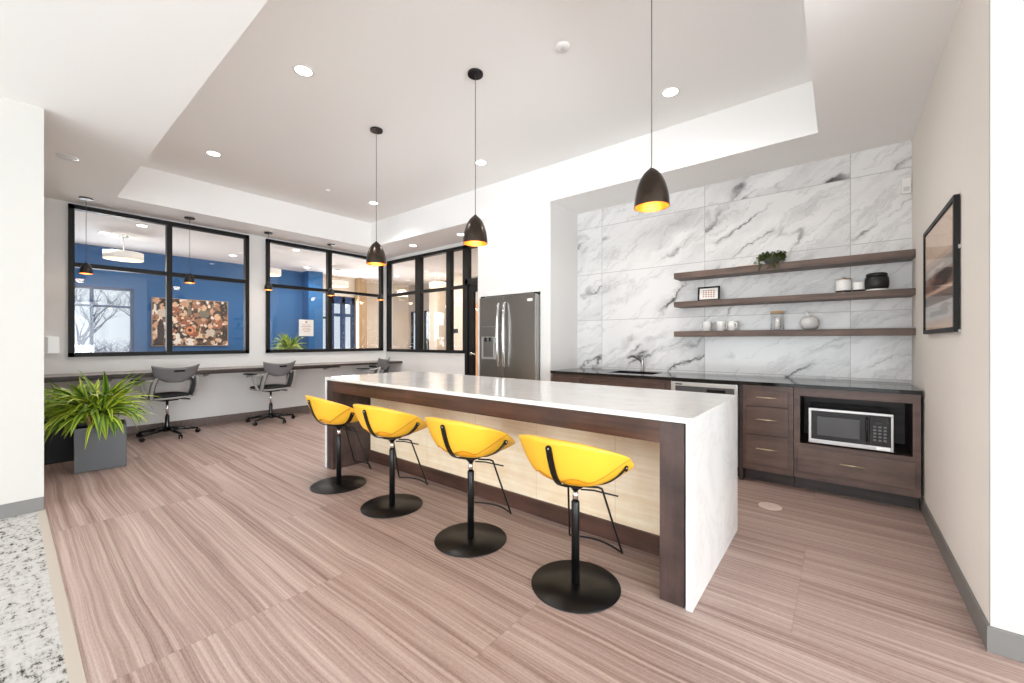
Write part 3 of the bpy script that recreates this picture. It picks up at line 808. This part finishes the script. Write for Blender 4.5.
# microwave
t = thing('microwave', (.05, CY0+.03, .4125), 'stainless and black microwave oven sitting in the cabinet niche', 'microwave oven')
bx(-.262, .262, .02, .40, .012, .300, bev=.006).build('case', M['blackgl'], t)
m = MB()
m.box(-.265, .265, -.012, .02, .012, .045, bev=.003); m.box(-.265, .265, -.012, .02, .282, .302, bev=.003); m.box(-.265, -.245, -.012, .02, .045, .282, bev=.003); m.box(.250, .265, -.012, .02, .045, .282, bev=.003)
m.build('front_trim', M['steel'], t)
dg = bx(-.245, .125, -.010, .018, .045, .282, bev=.003).build('door', M['blackgl'], t)
bx(-.205, .065, -.0115, -.0102, .082, .236).build('door_window', pm('microwave_window', srgb(78, 78, 80), .2, metal=.3), dg)
MB().tube([(.108, -.01, .075), (.108, -.03, .085), (.108, -.03, .25), (.108, -.01, .262)], .007, 8).build('handle', M['blackgl'], dg)
pn = bx(.127, .250, -.010, .018, .045, .282, bev=.003).build('control_panel', M['blackgl'], t)
m = MB()
for r in range(5):
    for c in range(3): m.box(.147+c*.03, .165+c*.03, -.0115, -.0102, .085+r*.026, .098+r*.026)
m.build('keypad', M['dwd'], pn)
bx(.145, .235, -.0115, -.0102, .235, .262).build('display', M['ink'], pn)
bx(.165, .245, -.0145, -.0125, .016, .040, bev=.001).build('open_button', M['steelw'], t)
m = MB()
for a in (-.2, .2):
    for b in (.06, .36): m.cyl((a, b), .012, 0, .012, 12)
m.build('rubber_feet', M['black'], t)

# ------------------------------------------------------------------ floating shelves and their things
SY0 = 4.70
shz = [(1.975, 2.040, 'upper'), (1.660, 1.718, 'middle'), (1.328, 1.388, 'lower')]
shlab = ['uppermost floating brown wood shelf on the marble wall', 'middle floating brown wood shelf on the marble wall', 'lowest floating brown wood shelf on the marble wall']
for i, (z0, z1, n) in enumerate(shz):
    o = bx(-1.46, .476, SY0, 4.947, z0, z1, bev=.004).build('floating_shelf', M['shelfwood'])
    tag(o, shlab[i], 'shelf', 'floating shelves on the marble wall')
s1, s2, s3 = [z[1]+.0005 for z in shz]
# trailing plant
t = thing('trailing_plant', (-.535, 4.80, s1), 'small trailing green plant in a grey bowl on the top shelf', 'potted plant')
MB().lathe([(.03, 0), (.055, .012), (.072, .04), (.075, .058), (.070, .058), (.06, .045), (.001, .04)], n=28).build('bowl', M['greyp'], t)
m = MB(); rr = random.Random(3)
def leafq(m, p, d, s, up=(0, 0, 1)):
    d = Vector(d).normalized(); w = d.cross(Vector(up)); w = w.normalized() if w.length > .01 else Vector((1, 0, 0)); p = Vector(p); nn = w.cross(d)
    m.quad([p, p+d*s*.45+w*s*.42+nn*s*.08, p+d*s, p+d*s*.45-w*s*.42+nn*s*.08], smooth=True)
st = MB()
for k in range(44):
    a = rr.uniform(0, 2*PI); ln = rr.uniform(.06, .12); drop = rr.random() < .65
    if k < 12: a = rr.uniform(PI*1.15, PI*1.65); drop = True; ln = rr.uniform(.16, .27)
    base = Vector((.03*math.cos(a), .03*math.sin(a), .05)); pts = []
    for q in range(9):
        u = q/8; r = .03+(.115 if k < 12 else .07)*min(1, u*1.8)+.01*u; z = .05+.06*math.sin(min(1, u*1.6)*PI*.6)-(ln*1.1*max(0, u-.35) if drop else 0)
        if r*math.cos(a) is None: pass
        pts.append((r*math.cos(a)*1.0, max(r*math.sin(a), -.15), z))
    st.tube(pts, .0012, 5)
    for q in range(1, 9):
        for _ in range(2):
            leafq(m, pts[q], (rr.uniform(-1, 1), rr.uniform(-1, .6), rr.uniform(-.8, .7)), rr.uniform(.018, .032))
m.norecalc = True
m.build('foliage', M['leafd'], t); st.build('stems', M['leafd'], t)
tag(bx(-.84, -.67, 4.74, 4.86, s1, s1+.010, bev=.002).build('wooden_board', M['lidwood']), 'thin flat wooden board lying on the top shelf left of the trailing plant', 'board')
# little photo frame on shelf 2
t = thing('photo_frame', (-1.125, 4.80, s2), 'small black picture frame with a pale card standing on the middle shelf', 'picture frame')
T = Matrix.Rotation(math.radians(-8), 4, 'X')
m = MB(); w, h, b = .222, .158, .018
for a in ((-w/2, w/2, 0, .012, 0, b), (-w/2, w/2, 0, .012, h-b, h), (-w/2, -w/2+b, 0, .012, b, h-b), (w/2-b, w/2, 0, .012, b, h-b)): m.box(*a, T=T)
m.build('frame', M['black'], t)
bx(-w/2+.005, w/2-.005, .004, .008, .005, h-.005, T=T).build('card', M['paper'], t)
m = MB()
for r in range(4):
    for c in range(5): m.box(-.06+c*.026, -.044+c*.026, .0025, .0038, .042+r*.022, .054+r*.022, T=T)
m.build('printed_pattern', M['inkred'], t)
m = MB(); m.box(-.02, .02, .012, .06, 0, .004); m.box(-.02, .02, .012, .016, .002, .09, T=T); m.build('easel_back', M['black'], t)
def canister(name, x, y, z, r, h, body, base, lid, lab, cat):
    t = thing(name, (x, y, z), lab, cat)
    MB().lathe([(r*.98, 0), (r, .003), (r, .018), (r*.98, .02)], n=32).build('base_band', base, t)
    MB().lathe([(r*.99, .02), (r, .024), (r, h-.006), (r*.97, h)], n=32).build('body', body, t)
    if lid: MB().lathe([(r*1.03, h), (r*1.03, h+.006), (r*.95, h+.01), (.012, h+.012), (.012, h+.022), (.008, h+.026)], n=32).build('lid', lid, t)
canister('candle_jar', .018, 4.82, s2, .058, .118, M['wcer'], M['blackgl'], M['brass'], 'cream candle jar with brass lid and black base on the middle shelf', 'candle')
canister('candle_jar', .124, 4.81, s2, .043, .088, M['wcer'], M['blackgl'], None, 'smaller white cup with black base between the cream candle jar and the black pot', 'candle')
t = thing('storage_pot', (.245, 4.81, s2), 'round matt black lidded pot on a white base, rightmost on the middle shelf', 'pot')
MB().lathe([(.068, 0), (.074, .004), (.074, .014), (.07, .016)], n=36).build('white_base', M['wcer'], t)
MB().lathe([(.068, .016), (.080, .03), (.083, .07), (.080, .115), (.070, .128), (.064, .13)], n=36).build('body', M['blackshade'], t)
MB().lathe([(.070, .13), (.072, .134), (.072, .15), (.06, .158), (.001, .16)], n=36).build('lid', M['blackshade'], t)
# mugs on shelf 3
def mug():
    t = thing('mug', (0, 0, 0), 'x', 'mug', 'white mugs on the lowest shelf')
    MB().lathe([(.030, 0), (.040, .004), (.041, .09), (.041, .102), (.037, .102), (.036, .01), (.001, .008)], n=28).build('cup', M['wcer'], t)
    MB().tube([(.038, 0, .08), (.058, 0, .078), (.066, 0, .055), (.058, 0, .030), (.038, 0, .026)], .005, 8).build('handle', M['wcer'], t)
    return t
mg = mug()
for i, (x, rz, lab) in enumerate(((-1.143, 200, 'white mug at the left end of the lowest shelf, leftmost of three'), (-1.005, -20, 'middle one of the three white mugs on the lowest shelf'), (-.898, -35, 'white mug on the lowest shelf, rightmost of three'))):
    o = mg if i == 0 else copy_tree(mg); o.location = (x, 4.82, s3); o.rotation_euler = (0, 0, math.radians(rz)); o['label'] = lab
t = thing('glass_canister', (-.493, 4.82, s3), 'clear glass canister with pale wooden lid on the lowest shelf', 'jar')
MB().lathe([(.05, 0), (.058, .004), (.058, .165), (.055, .168), (.0545, .165), (.0545, .008), (.001, .006)], n=36).build('jar_body', M['jar'], t)
MB().lathe([(.060, .168), (.062, .172), (.062, .184), (.058, .188), (.001, .188)], n=36).build('lid', M['lidwood'], t)
MB().lathe([(.018, .009), (.022, .012), (.022, .12), (.018, .124)], n=20).build('contents', M['wcer'], t)
t = thing('round_vase', (-.236, 4.82, s3), 'round grey white ceramic vase with a short twisted stem on the lowest shelf', 'vase')
MB().lathe([(.035, 0), (.060, .012), (.076, .042), (.078, .07), (.068, .10), (.045, .122), (.022, .128), (.012, .124)], n=36).build('vase_body', pm('grey_white_glaze', srgb(205, 204, 202), .3), t)
MB().tube([(0, 0, .124), (-.008, -.004, .145), (-.022, -.004, .165), (-.038, 0, .185)], [.010, .008, .007, .004], 8).build('stem', M['wcer'], t)
MB().tube([(0, 0, .13), (.012, 0, .15), (.03, 0, .152)], [.006, .006, .003], 8).build('leaf', M['wcer'], t)
t = thing('wall_sensor', (.443, 4.95, 2.63), 'small white box mounted high on the marble wall next to the right corner', 'sensor')
bx(-.03, .03, -.045, 0, -.065, .065, bev=.006).build('housing', M['wcer'], t)
bx(-.02, .02, -.0475, -.0452, -.05, -.01, bev=.001).build('grille', M['off'], t)

# ------------------------------------------------------------------ pictures
def picture_mesh(w, h, nx, ny, blobs, bg, parent, axis, seed, bands=None, noise=.12):
    m = MB(); rr = random.Random(seed); m.colname = 'piccol'; m.norecalc = True
    for j in range(ny+1):
        for i in range(nx+1):
            u, v = i/nx, j/ny
            a, z = (u-.5)*w, v*h
            m.v.append((0, a, z) if axis == 'x' else (a, 0, z))
            c = list(bg)
            if bands:
                for b0, b1, cc in bands:
                    if b0 <= v < b1: c = list(cc)
            for bu, bv, ru, rv, cc in blobs:
                du, dv = (u-bu)/ru, (v-bv)/rv; d = du*du+dv*dv
                if d < 1: c = list(cc)
            k = 1+rr.uniform(-noise, noise)
            m.col.append((c[0]*k, c[1]*k, c[2]*k, 1))
    for j in range(ny):
        for i in range(nx):
            q = j*(nx+1)+i; m.f.append((q, q+1, q+nx+2, q+nx+1)); m.mi.append(0); m.sm.append(False)
    return m
# crowd photograph canvas on the blue wall
rr = random.Random(11)
pal = [srgb(*c)[:3] for c in ((60, 48, 42), (92, 70, 58), (150, 108, 84), (205, 178, 150), (226, 208, 188), (36, 32, 32), (140, 86, 62), (110, 104, 90), (190, 150, 122), (222, 214, 204))]
blobs = []
for k in range(260):
    blobs.append((rr.uniform(0, 1), rr.uniform(0, 1), rr.uniform(.01, .06), rr.uniform(.02, .10), rr.choice(pal)))
skin, hair, shirt = srgb(205, 168, 138)[:3], srgb(60, 46, 38)[:3], srgb(190, 178, 164)[:3]
for u, v, s in ((.39, .72, .05), (.12, .85, .04), (.66, .86, .045), (.52, .42, .04), (.85, .66, .055), (.28, .9, .04), (.75, .45, .04), (.22, .45, .035)):
    blobs += [(u, v-.16, s*1.7, s*2.2, rr.choice([shirt, pal[6], pal[7], shirt])), (u, v+.03, s*1.15, s*1.9, hair), (u, v-.02, s*.85, s*1.5, skin)]
for k in range(130): blobs.append((rr.uniform(0, 1), rr.uniform(0, 1), rr.uniform(.005, .022), rr.uniform(.01, .04), rr.choice(pal)))
blobs += [(.47, .33, .07, .10, srgb(170, 96, 68)[:3]), (.47, .33, .05, .07, srgb(214, 150, 110)[:3]), (.47, .33, .025, .04, srgb(60, 36, 30)[:3]), (.1, .28, .045, .28, srgb(44, 40, 44)[:3])]
t = thing('canvas_print', (XB+.035, 2.455, 1.19), 'wide canvas print of a dense crowd hanging on the blue wall behind the window', 'picture')
m = picture_mesh(1.27, .95, 96, 72, blobs, pal[0], t, 'x', 5); m.xf(Matrix.Translation((.002, 0, 0))); m.build('printed_face', M['canvas'], t)
bx(-.033, 0, -.645, .645, -.01, .96, bev=.003).build('stretcher', M['tan'], t)
# framed picture on right wall
bands = [(0, .04, srgb(214, 184, 158)[:3]), (.04, .10, srgb(196, 176, 162)[:3]), (.10, .24, srgb(196, 192, 188)[:3]), (.24, .34, srgb(120, 100, 92)[:3]), (.34, .37, srgb(215, 180, 155)[:3]), (.37, .52, srgb(140, 104, 88)[:3]), (.52, .62, srgb(176, 166, 158)[:3]), (.62, .68, srgb(204, 180, 160)[:3]), (.68, 1.01, srgb(226, 200, 178)[:3])]
bl = [(.35, .46, .28, .07, srgb(66, 46, 42)[:3]), (.55, .42, .2, .05, srgb(100, 70, 62)[:3]), (.5, .15, .35, .03, srgb(150, 146, 144)[:3]), (.6, .57, .3, .03, srgb(210, 200, 190)[:3]), (.3, .20, .2, .02, srgb(160, 150, 146)[:3])]
t = thing('framed_picture', (XR, 3.585, 1.328), 'black framed picture in beige and brown bands on the cream right wall', 'picture')
PW, PH = 1.01, .71
m = MB(); fb = .026
for a in ((-PW/2, PW/2, 0, fb), (-PW/2, PW/2, PH-fb, PH), (-PW/2, -PW/2+fb, fb, PH-fb), (PW/2-fb, PW/2, fb, PH-fb)): m.box(-.026, -.004, *a)
m.build('frame', M['black'], t)
m = picture_mesh(PW-.05, PH-.05, 60, 60, bl, bands[0][2], t, 'x', 4, bands, .05); m.xf(Matrix.Translation((-.0165, 0, .025))); m.build('print', M['canvas'], t)
bx(-.0205, -.0195, -PW/2+.02, PW/2-.02, .02, PH-.02).build('glazing', M['picglass'], t)
bx(-.0155, -.002, -PW/2+.01, PW/2-.01, .01, PH-.01).build('backing_board', M['black'], t)
m = MB(); m.box(-.010, 0, -PW/2-.004, -PW/2+.01, .43, .45); m.box(-.010, 0, -PW/2-.004, -PW/2+.01, .0, .012); m.build('security_clip', M['steel'], t)

# ------------------------------------------------------------------ wall desk
t = thing('wall_desk', (XW, 2.2, 0), 'long floating dark desk top running under the windows of the left wall', 'desk')
bx(.002, .60, -2.85, 2.865, .842, .872, bev=.003).build('desk_top', wood_mat('desk_top_wood', srgb(92, 80, 74), srgb(128, 114, 106), axis='y', rough=.25), t)
bx(.575, .602, -2.85, 2.865, .835, .868, bev=.002).build('front_edge', M['toe'], t)
for y in (-2.4, -1.35, -.3, .55, 1.55, 2.5):
    m = MB(); P = [(.002, .835), (.002, .74), (.02, .74), (.30, .815), (.30, .835)]
    i = len(m.v)
    m.rings([[(x, y-.02, z) for x, z in P], [(x, y+.02, z) for x, z in P]], True, True, 0, False)
    m.build('bracket', M['greyl'], t)
bx(.55, .575, -2.85, 1.55, .81, .842).build('under_rail', M['toe'], t)

# control panel on the left wall
t = thing('wall_control_panel', (XW, .34, 1.125), 'white control box on the left wall between pillar and window', 'control panel')
bx(0, .045, -.10, .075, 0, .215, bev=.004).build('housing', M['wcer'], t)
bx(.045, .048, -.09, -.02, .012, .203).build('grey_panel', M['off'], t)

# ------------------------------------------------------------------ office chairs
def make_chair():
    t = thing('office_chair', (0, 0, 0), 'x', 'office chair', 'grey office chairs at the wall desk')
    # local forward = +y
    # backrest : curved sheet with wing tips
    m = MB(); nx, nz = 22, 10; rings = []
    for j in range(nz+1):
        v = j/nz; ring = []
        for i in range(nx+1):
            u = i/nx*2-1
            half = .20+.075*v**.7 - (.0 if v > .25 else (.25-v)**1.2*.35)
            x = half*u
            ztop = .925+.04*abs(u)**2.2; zbot = .735-.0-.0*abs(u)+.035*abs(u)**3
            z = zbot+(ztop-zbot)*v
            y = -.235-.055*v+.075*(u*u)
            ring.append((x, y, z))
        rings.append(ring)
    m.rings(rings, False, False); o = m.build('backrest', M['greyp'], t)
    md = o.modifiers.new('thick', 'SOLIDIFY'); md.thickness = .016; md.offset = 0
    bx(-.06, .06, -.294, -.276, .875, .897, bev=.004).build('grip_slot', M['blackgl'], o)
    # supports from seat to armrest level
    for s in (-1, 1):
        m = MB(); m.strap([(s*.225, -.10, .53), (s*.235, -.13, .60), (s*.235, -.165, .70), (s*.215, -.20, .80)], .085, .022, (0, 1, .25)); m.build('back_support', M['darkmesh'], t)
        m = MB(); m.strap([(s*.243, -.135, .53), (s*.255, -.165, .60), (s*.255, -.20, .70), (s*.235, -.232, .80)], .03, .03, (0, 1, .25)); m.build('outer_rail', M['greyl'], t)
        m = MB(); m.tube([(s*.20, -.21, .79), (s*.245, -.17, .765), (s*.275, -.08, .75), (s*.285, .06, .745), (s*.278, .15, .735)], [.016, .018, .018, .018, .014], 10); m.tube([(s*.285, .0, .745), (s*.275, -.02, .64), (s*.245, -.03, .55), (s*.2, -.03, .525)], [.015, .017, .02, .018], 10)
        m.build('armrest', M['greyl'], t)
        bx(s*.285-.032, s*.285+.032, -.05, .19, .762, .780, bev=.008).build('arm_pad', M['cushion'], t)
    m = MB(); rs = []
    for k, z in enumerate((.510, .518, .532, .538)):
        e = (.85, .97, 1., .97)[k]; rs.append([(.245*e*math.copysign(abs(math.cos(a))**.55, math.cos(a)), .235*e*math.copysign(abs(math.sin(a))**.55, math.sin(a))+.02, z) for a in [2*PI*q/36 for q in range(36)]])
    m.rings(rs); m.build('seat_pan', M['greyl'], t)
    m = MB(); rs = []
    for k, z in enumerate((.538, .550, .564, .572)):
        e = (.90, .96, .93, .8)[k]; rs.append([(.245*e*math.copysign(abs(math.cos(a))**.55, math.cos(a)), .235*e*math.copysign(abs(math.sin(a))**.55, math.sin(a))+.03, z) for a in [2*PI*q/36 for q in range(36)]])
    m.rings(rs); m.build('seat_cushion', M['cushion'], t)
    bx(-.09, .09, -.09, .09, .48, .510, bev=.008).build('tilt_mechanism', M['blackgl'], t)
    MB().cyl((0, 0), .016, .26, .485).build('gas_piston', M['chrome'], t)
    MB().lathe([(.028, .07), (.028, .10), (.025, .28), (.022, .285)], n=20).build('column', M['blackgl'], t)
    MB().tube([(.05, -.02, .492), (.14, -.04, .49), (.24, -.06, .476)], [.006, .007, .011], 8).build('tilt_lever', M['black'], t)
    m = MB()
    for k in range(5):
        a = 2*PI*k/5+.908; c, s = math.cos(a), math.sin(a)
        m.tube([(0.02*c, .02*s, .105), (.18*c, .18*s, .088), (.33*c, .33*s, .068)], [.028, .020, .014], 8)
    m.lathe([(.045, .07), (.05, .085), (.045, .12), (.03, .125)], n=20)
    m.build('star_base', M['blackgl'], t)
    for k in range(5):
        a = 2*PI*k/5+.908; c, s = math.cos(a), math.sin(a)
        m = MB(); ang = a+1.1
        for d in (-.014, .014):
            q = MB().lathe([(.024, -.009), (.028, -.006), (.028, .006), (.024, .009)], n=18)
            T = Matrix.Translation((.33*c+d*math.cos(ang), .33*s+d*math.sin(ang), .028)) @ Vector((math.cos(ang), math.sin(ang), 0)).to_track_quat('Z', 'Y').to_matrix().to_4x4()
            q.xf(T); i = len(m.v); m.v += q.v; m.f += [tuple(i+x for x in f) for f in q.f]; m.mi += q.mi; m.sm += q.sm
        m.cyl((.33*c, .33*s), .008, .03, .075, 10)
        m.build('caster', M['blackgl'], t)
    return t
ch = make_chair()
# forward world direction = (-cos d, -sin d) ; rotation so +y -> that
for i, (x, y, d, lab) in enumerate(((-7.05, 1.36, 15, 'grey office chair on casters at the desk nearest the green plant'),
                                    (-7.05, 2.64, 15, 'grey office chair on casters at the desk, middle one of three'),
                                    (-6.98, 4.42, 35, 'grey office chair at the desk mostly hidden behind the white island top'))):
    o = ch if i == 0 else copy_tree(ch)
    o.location = (x, y, 0); o.rotation_euler = (0, 0, math.radians(90+d)); o['label'] = lab

# ------------------------------------------------------------------ plants in planters
def leaf_strap(m, base, az, L, lean, w, droop, cpal):
    """long strap leaf; colours across: lime edges, green centre"""
    n = 9; c, s = math.cos(az), math.sin(az); p = Vector(base); ang = lean
    side = Vector((-s, c, 0)); tw = R_.uniform(-.5, .5)
    prev = None; step = L/n
    i0 = len(m.v)
    for k in range(n+1):
        u = k/n; ww = w*math.sin(PI*min(1, .12+.88*u)**.8)**.8 if u < 1 else 0.0005
        ww = max(ww, .0006)
        d = Vector((c*math.sin(ang), s*math.sin(ang), math.cos(ang)))
        up = side.cross(d).normalized()
        sd = (side*math.cos(tw)+up*math.sin(tw))
        for q, t_ in enumerate((-1, -.45, 0, .45, 1)):
            m.v.append(tuple(p+sd*ww/2*t_+up*(-.18*ww*(1-abs(t_)))))
            m.col.append(cpal[0] if abs(t_) > .8 else (cpal[1] if abs(t_) > .3 else cpal[2]))
        p = p+d*step; ang = min(ang+droop/n*(1+u), 2.75)
    for k in range(n):
        for q in range(4):
            a = i0+k*5+q; m.f.append((a, a+1, a+6, a+5)); m.mi.append(0); m.sm.append(True)
pals = [(srgb(206, 218, 70), srgb(150, 178, 48), srgb(52, 92, 30)), (srgb(188, 204, 60), srgb(120, 156, 44), srgb(40, 78, 26)),
        (srgb(150, 176, 52), srgb(92, 130, 40), srgb(38, 70, 26)), (srgb(222, 226, 96), srgb(176, 196, 58), srgb(80, 120, 36))]
def bushy(name, loc, size, z, h, mat, lab, n, L, seed, rz=0, group=None, spread=1.):
    R_.seed(seed)
    t = thing(name, loc, lab, 'potted plant', group, rz)
    s = size/2; m = MB(); w = .018
    # hollow tapered box
    m.box(-s, s, -s, s, 0, h-.05, bev=.006); m.box(-s, s, -s, -s+w, h-.06, h, bev=.003); m.box(-s, s, s-w, s, h-.06, h, bev=.003); m.box(-s, -s+w, -s+w, s-w, h-.06, h, bev=.003); m.box(s-w, s, -s+w, s-w, h-.06, h, bev=.003)
    m.build('planter', mat, t)
    bx(-s+w, s-w, -s+w, s-w, h-.05, h-.03).build('soil', M['soil'], t)
    f = MB(); f.colname = 'leafcol'; f.norecalc = True
    heads = [(R_.uniform(-s*.6, s*.6)*spread, R_.uniform(-s*.6, s*.6)*spread, h+R_.uniform(.02, .14)) for _ in range(6)]
    for hx, hy, hz in heads:
        MB().tube([(hx*.7, hy*.7, h-.04), (hx, hy, hz)], .012, 8).build('stem', M['lidwood'], t)
    for k in range(n):
        hx, hy, hz = heads[k % 6]; az = R_.uniform(0, 2*PI); u = R_.random()
        # bias outward
        if u > .35 and (abs(hx)+abs(hy)) > .05: az = math.atan2(hy, hx)+R_.gauss(0, 1.0)
        lean = .15+1.25*u
        leaf_strap(f, (hx, hy, hz+R_.uniform(-.03, .05)), az, L*R_.uniform(.75, 1.15), lean, R_.uniform(.040, .058), R_.uniform(.6, 1.9)*(.6+u*.6), pals[min(3, int(R_.random()*4))])
    f.build('foliage', M['leaf'], t)
    return t
bushy('planter_plant', (-5.905, .612, 0), .37, 0, .43, M['planter'], 'large green and yellow striped plant in a square dark grey planter', 250, .47, 21, rz=math.radians(-6))
bushy('planter_plant', (-6.60, .38, 0), .40, 0, .42, M['planterb'], 'glossy black planter half hidden behind the grey planter and the left pillar', 80, .34, 5)
# plant behind window 2
bushy('planter_plant', (-8.15, 3.42, 0), .36, 0, 1.02, M['planterb'], 'bushy lime green plant standing behind the lower left pane of the corner window', 120, .36, 9)
t = thing('paper_notice', (-7.62, 3.45, 1.37), 'white paper notice fixed behind the glass beside the lime green plant', 'notice')
bx(0, .003, -.13, .13, 0, .30).build('sheet', M['paper'], t)
m = MB(); m.box(.003, .0042, -.02, .02, .24, .27); 
for k, w in enumerate((.07, .09, .06, .08, .05)): m.box(.003, .0042, -w, w, .20-k*.03, .208-k*.03)
m.build('print', M['inkred'], t)

# ------------------------------------------------------------------ outdoors
struct('ground', bx(-40, -10.8, -25, 30, -.35, -.12), M['ground'])
struct('ground_rear', bx(-10.8, 0, 8.12, 30, -.35, -.12), M['ground'])
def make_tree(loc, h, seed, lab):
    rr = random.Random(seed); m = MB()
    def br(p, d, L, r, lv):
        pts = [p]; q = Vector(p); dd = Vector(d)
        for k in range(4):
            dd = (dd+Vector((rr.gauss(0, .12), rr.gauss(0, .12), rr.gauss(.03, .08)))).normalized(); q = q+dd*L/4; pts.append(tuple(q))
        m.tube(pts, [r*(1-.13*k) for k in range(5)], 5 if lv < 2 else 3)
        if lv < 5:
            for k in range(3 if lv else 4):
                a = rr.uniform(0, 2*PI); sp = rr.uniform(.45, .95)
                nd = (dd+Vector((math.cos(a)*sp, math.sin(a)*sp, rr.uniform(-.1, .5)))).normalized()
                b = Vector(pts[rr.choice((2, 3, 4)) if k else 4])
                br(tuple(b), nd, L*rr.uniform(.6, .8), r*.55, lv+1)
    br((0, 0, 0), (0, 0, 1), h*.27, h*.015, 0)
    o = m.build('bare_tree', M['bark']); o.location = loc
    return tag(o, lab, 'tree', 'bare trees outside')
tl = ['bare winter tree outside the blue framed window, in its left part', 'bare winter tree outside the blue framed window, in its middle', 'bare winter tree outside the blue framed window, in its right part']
for i, (x, y) in enumerate(((-20, -.2), (-23.5, 1.9), (-20, 5.6), (-29, .4), (-30, 5.2))):  # trees of the reflected view, placed behind the stand-in window
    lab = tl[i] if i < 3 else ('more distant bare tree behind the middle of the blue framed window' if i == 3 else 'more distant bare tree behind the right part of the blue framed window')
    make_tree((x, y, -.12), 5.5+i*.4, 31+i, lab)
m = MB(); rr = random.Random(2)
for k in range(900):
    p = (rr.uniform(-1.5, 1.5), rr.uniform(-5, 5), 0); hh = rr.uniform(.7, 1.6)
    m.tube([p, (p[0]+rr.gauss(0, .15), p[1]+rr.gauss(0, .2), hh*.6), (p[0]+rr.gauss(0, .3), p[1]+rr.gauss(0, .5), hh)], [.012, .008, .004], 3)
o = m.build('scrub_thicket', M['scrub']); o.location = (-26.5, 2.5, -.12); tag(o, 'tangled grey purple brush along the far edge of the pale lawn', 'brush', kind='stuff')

# ------------------------------------------------------------------ light
w = bpy.data.worlds.new('World'); sc.world = w; w.use_nodes = True
bg = w.node_tree.nodes['Background']; bg.inputs[0].default_value = (.80, .90, 1, 1); bg.inputs[1].default_value = 1.15
dl = (.905, .957, 1)
def day(name, loc, e, rz, sx, tilt=12, sy=2.5, color=dl):
    return light(name, 'AREA', loc, e, rot=(math.radians(90+tilt), 0, math.radians(rz)), color=color, shape='RECTANGLE', size=sx, size_y=sy)
day('daylight_front', (-1.45, -8.0, 1.6), 170, 0, 5.4)
day('daylight_front', (4.35, -8.0, 1.6), 130, 0, 5.4)
day('daylight_side', (7.44, -5.15, 1.6), 250, 90, 4.8)
day('daylight_side', (7.44, -.1, 1.6), 270, 90, 4.5)
# added low uplights at the same windows, put in to brighten the ceiling
day('ground_bounce', (-1.45, -7.9, .75), 330, 0, 5.4, 40, 1.0)
day('ground_bounce', (4.35, -7.9, .75), 250, 0, 5.4, 40, 1.0)
day('ground_bounce', (7.30, -5.15, .75), 330, 90, 4.8, 40, 1.0)
day('ground_bounce', (7.30, -.1, .75), 370, 90, 4.5, 40, 1.0)
day('daylight_lobby', (XB+.06, 5.65, 1.3), 90, -90, 1.0, 0, 2.2)
day('daylight_blue_room', (XB+.06, 1.15, 1.65), 40, -90, .75, 0, 1.2)  # added fill lamp at the stand-in window of the blue wall
light('lobby_light', 'AREA', (-6.6, 6.6, 2.99), 70, color=(1, .93, .84), shape='RECTANGLE', size=4.5, size_y=1.6)  # added ceiling fill without a fixture, brightens the dark lobby
# ------------------------------------------------------------------ camera
cam = bpy.data.cameras.new('Camera'); co = bpy.data.objects.new('Camera', cam); COL.objects.link(co); sc.camera = co
co.location = (0, 0, 1.28); co.rotation_euler = (math.radians(90), 0, math.radians(38.881))
cam.sensor_width = 36; cam.lens = 36*408.01/1024; cam.shift_y = -.5/1024; cam.clip_start = .02; cam.clip_end = 200
vs = sc.view_settings; vs.view_transform = 'Standard'; vs.look = 'None'; vs.gamma = 1; vs.exposure = -.36; vs.use_curve_mapping = False
sc.cycles.max_bounces = 12; sc.cycles.diffuse_bounces = 8; sc.cycles.glossy_bounces = 4; sc.cycles.transparent_max_bounces = 16
sc.cycles.sample_clamp_indirect = 6; sc.cycles.use_denoising = True
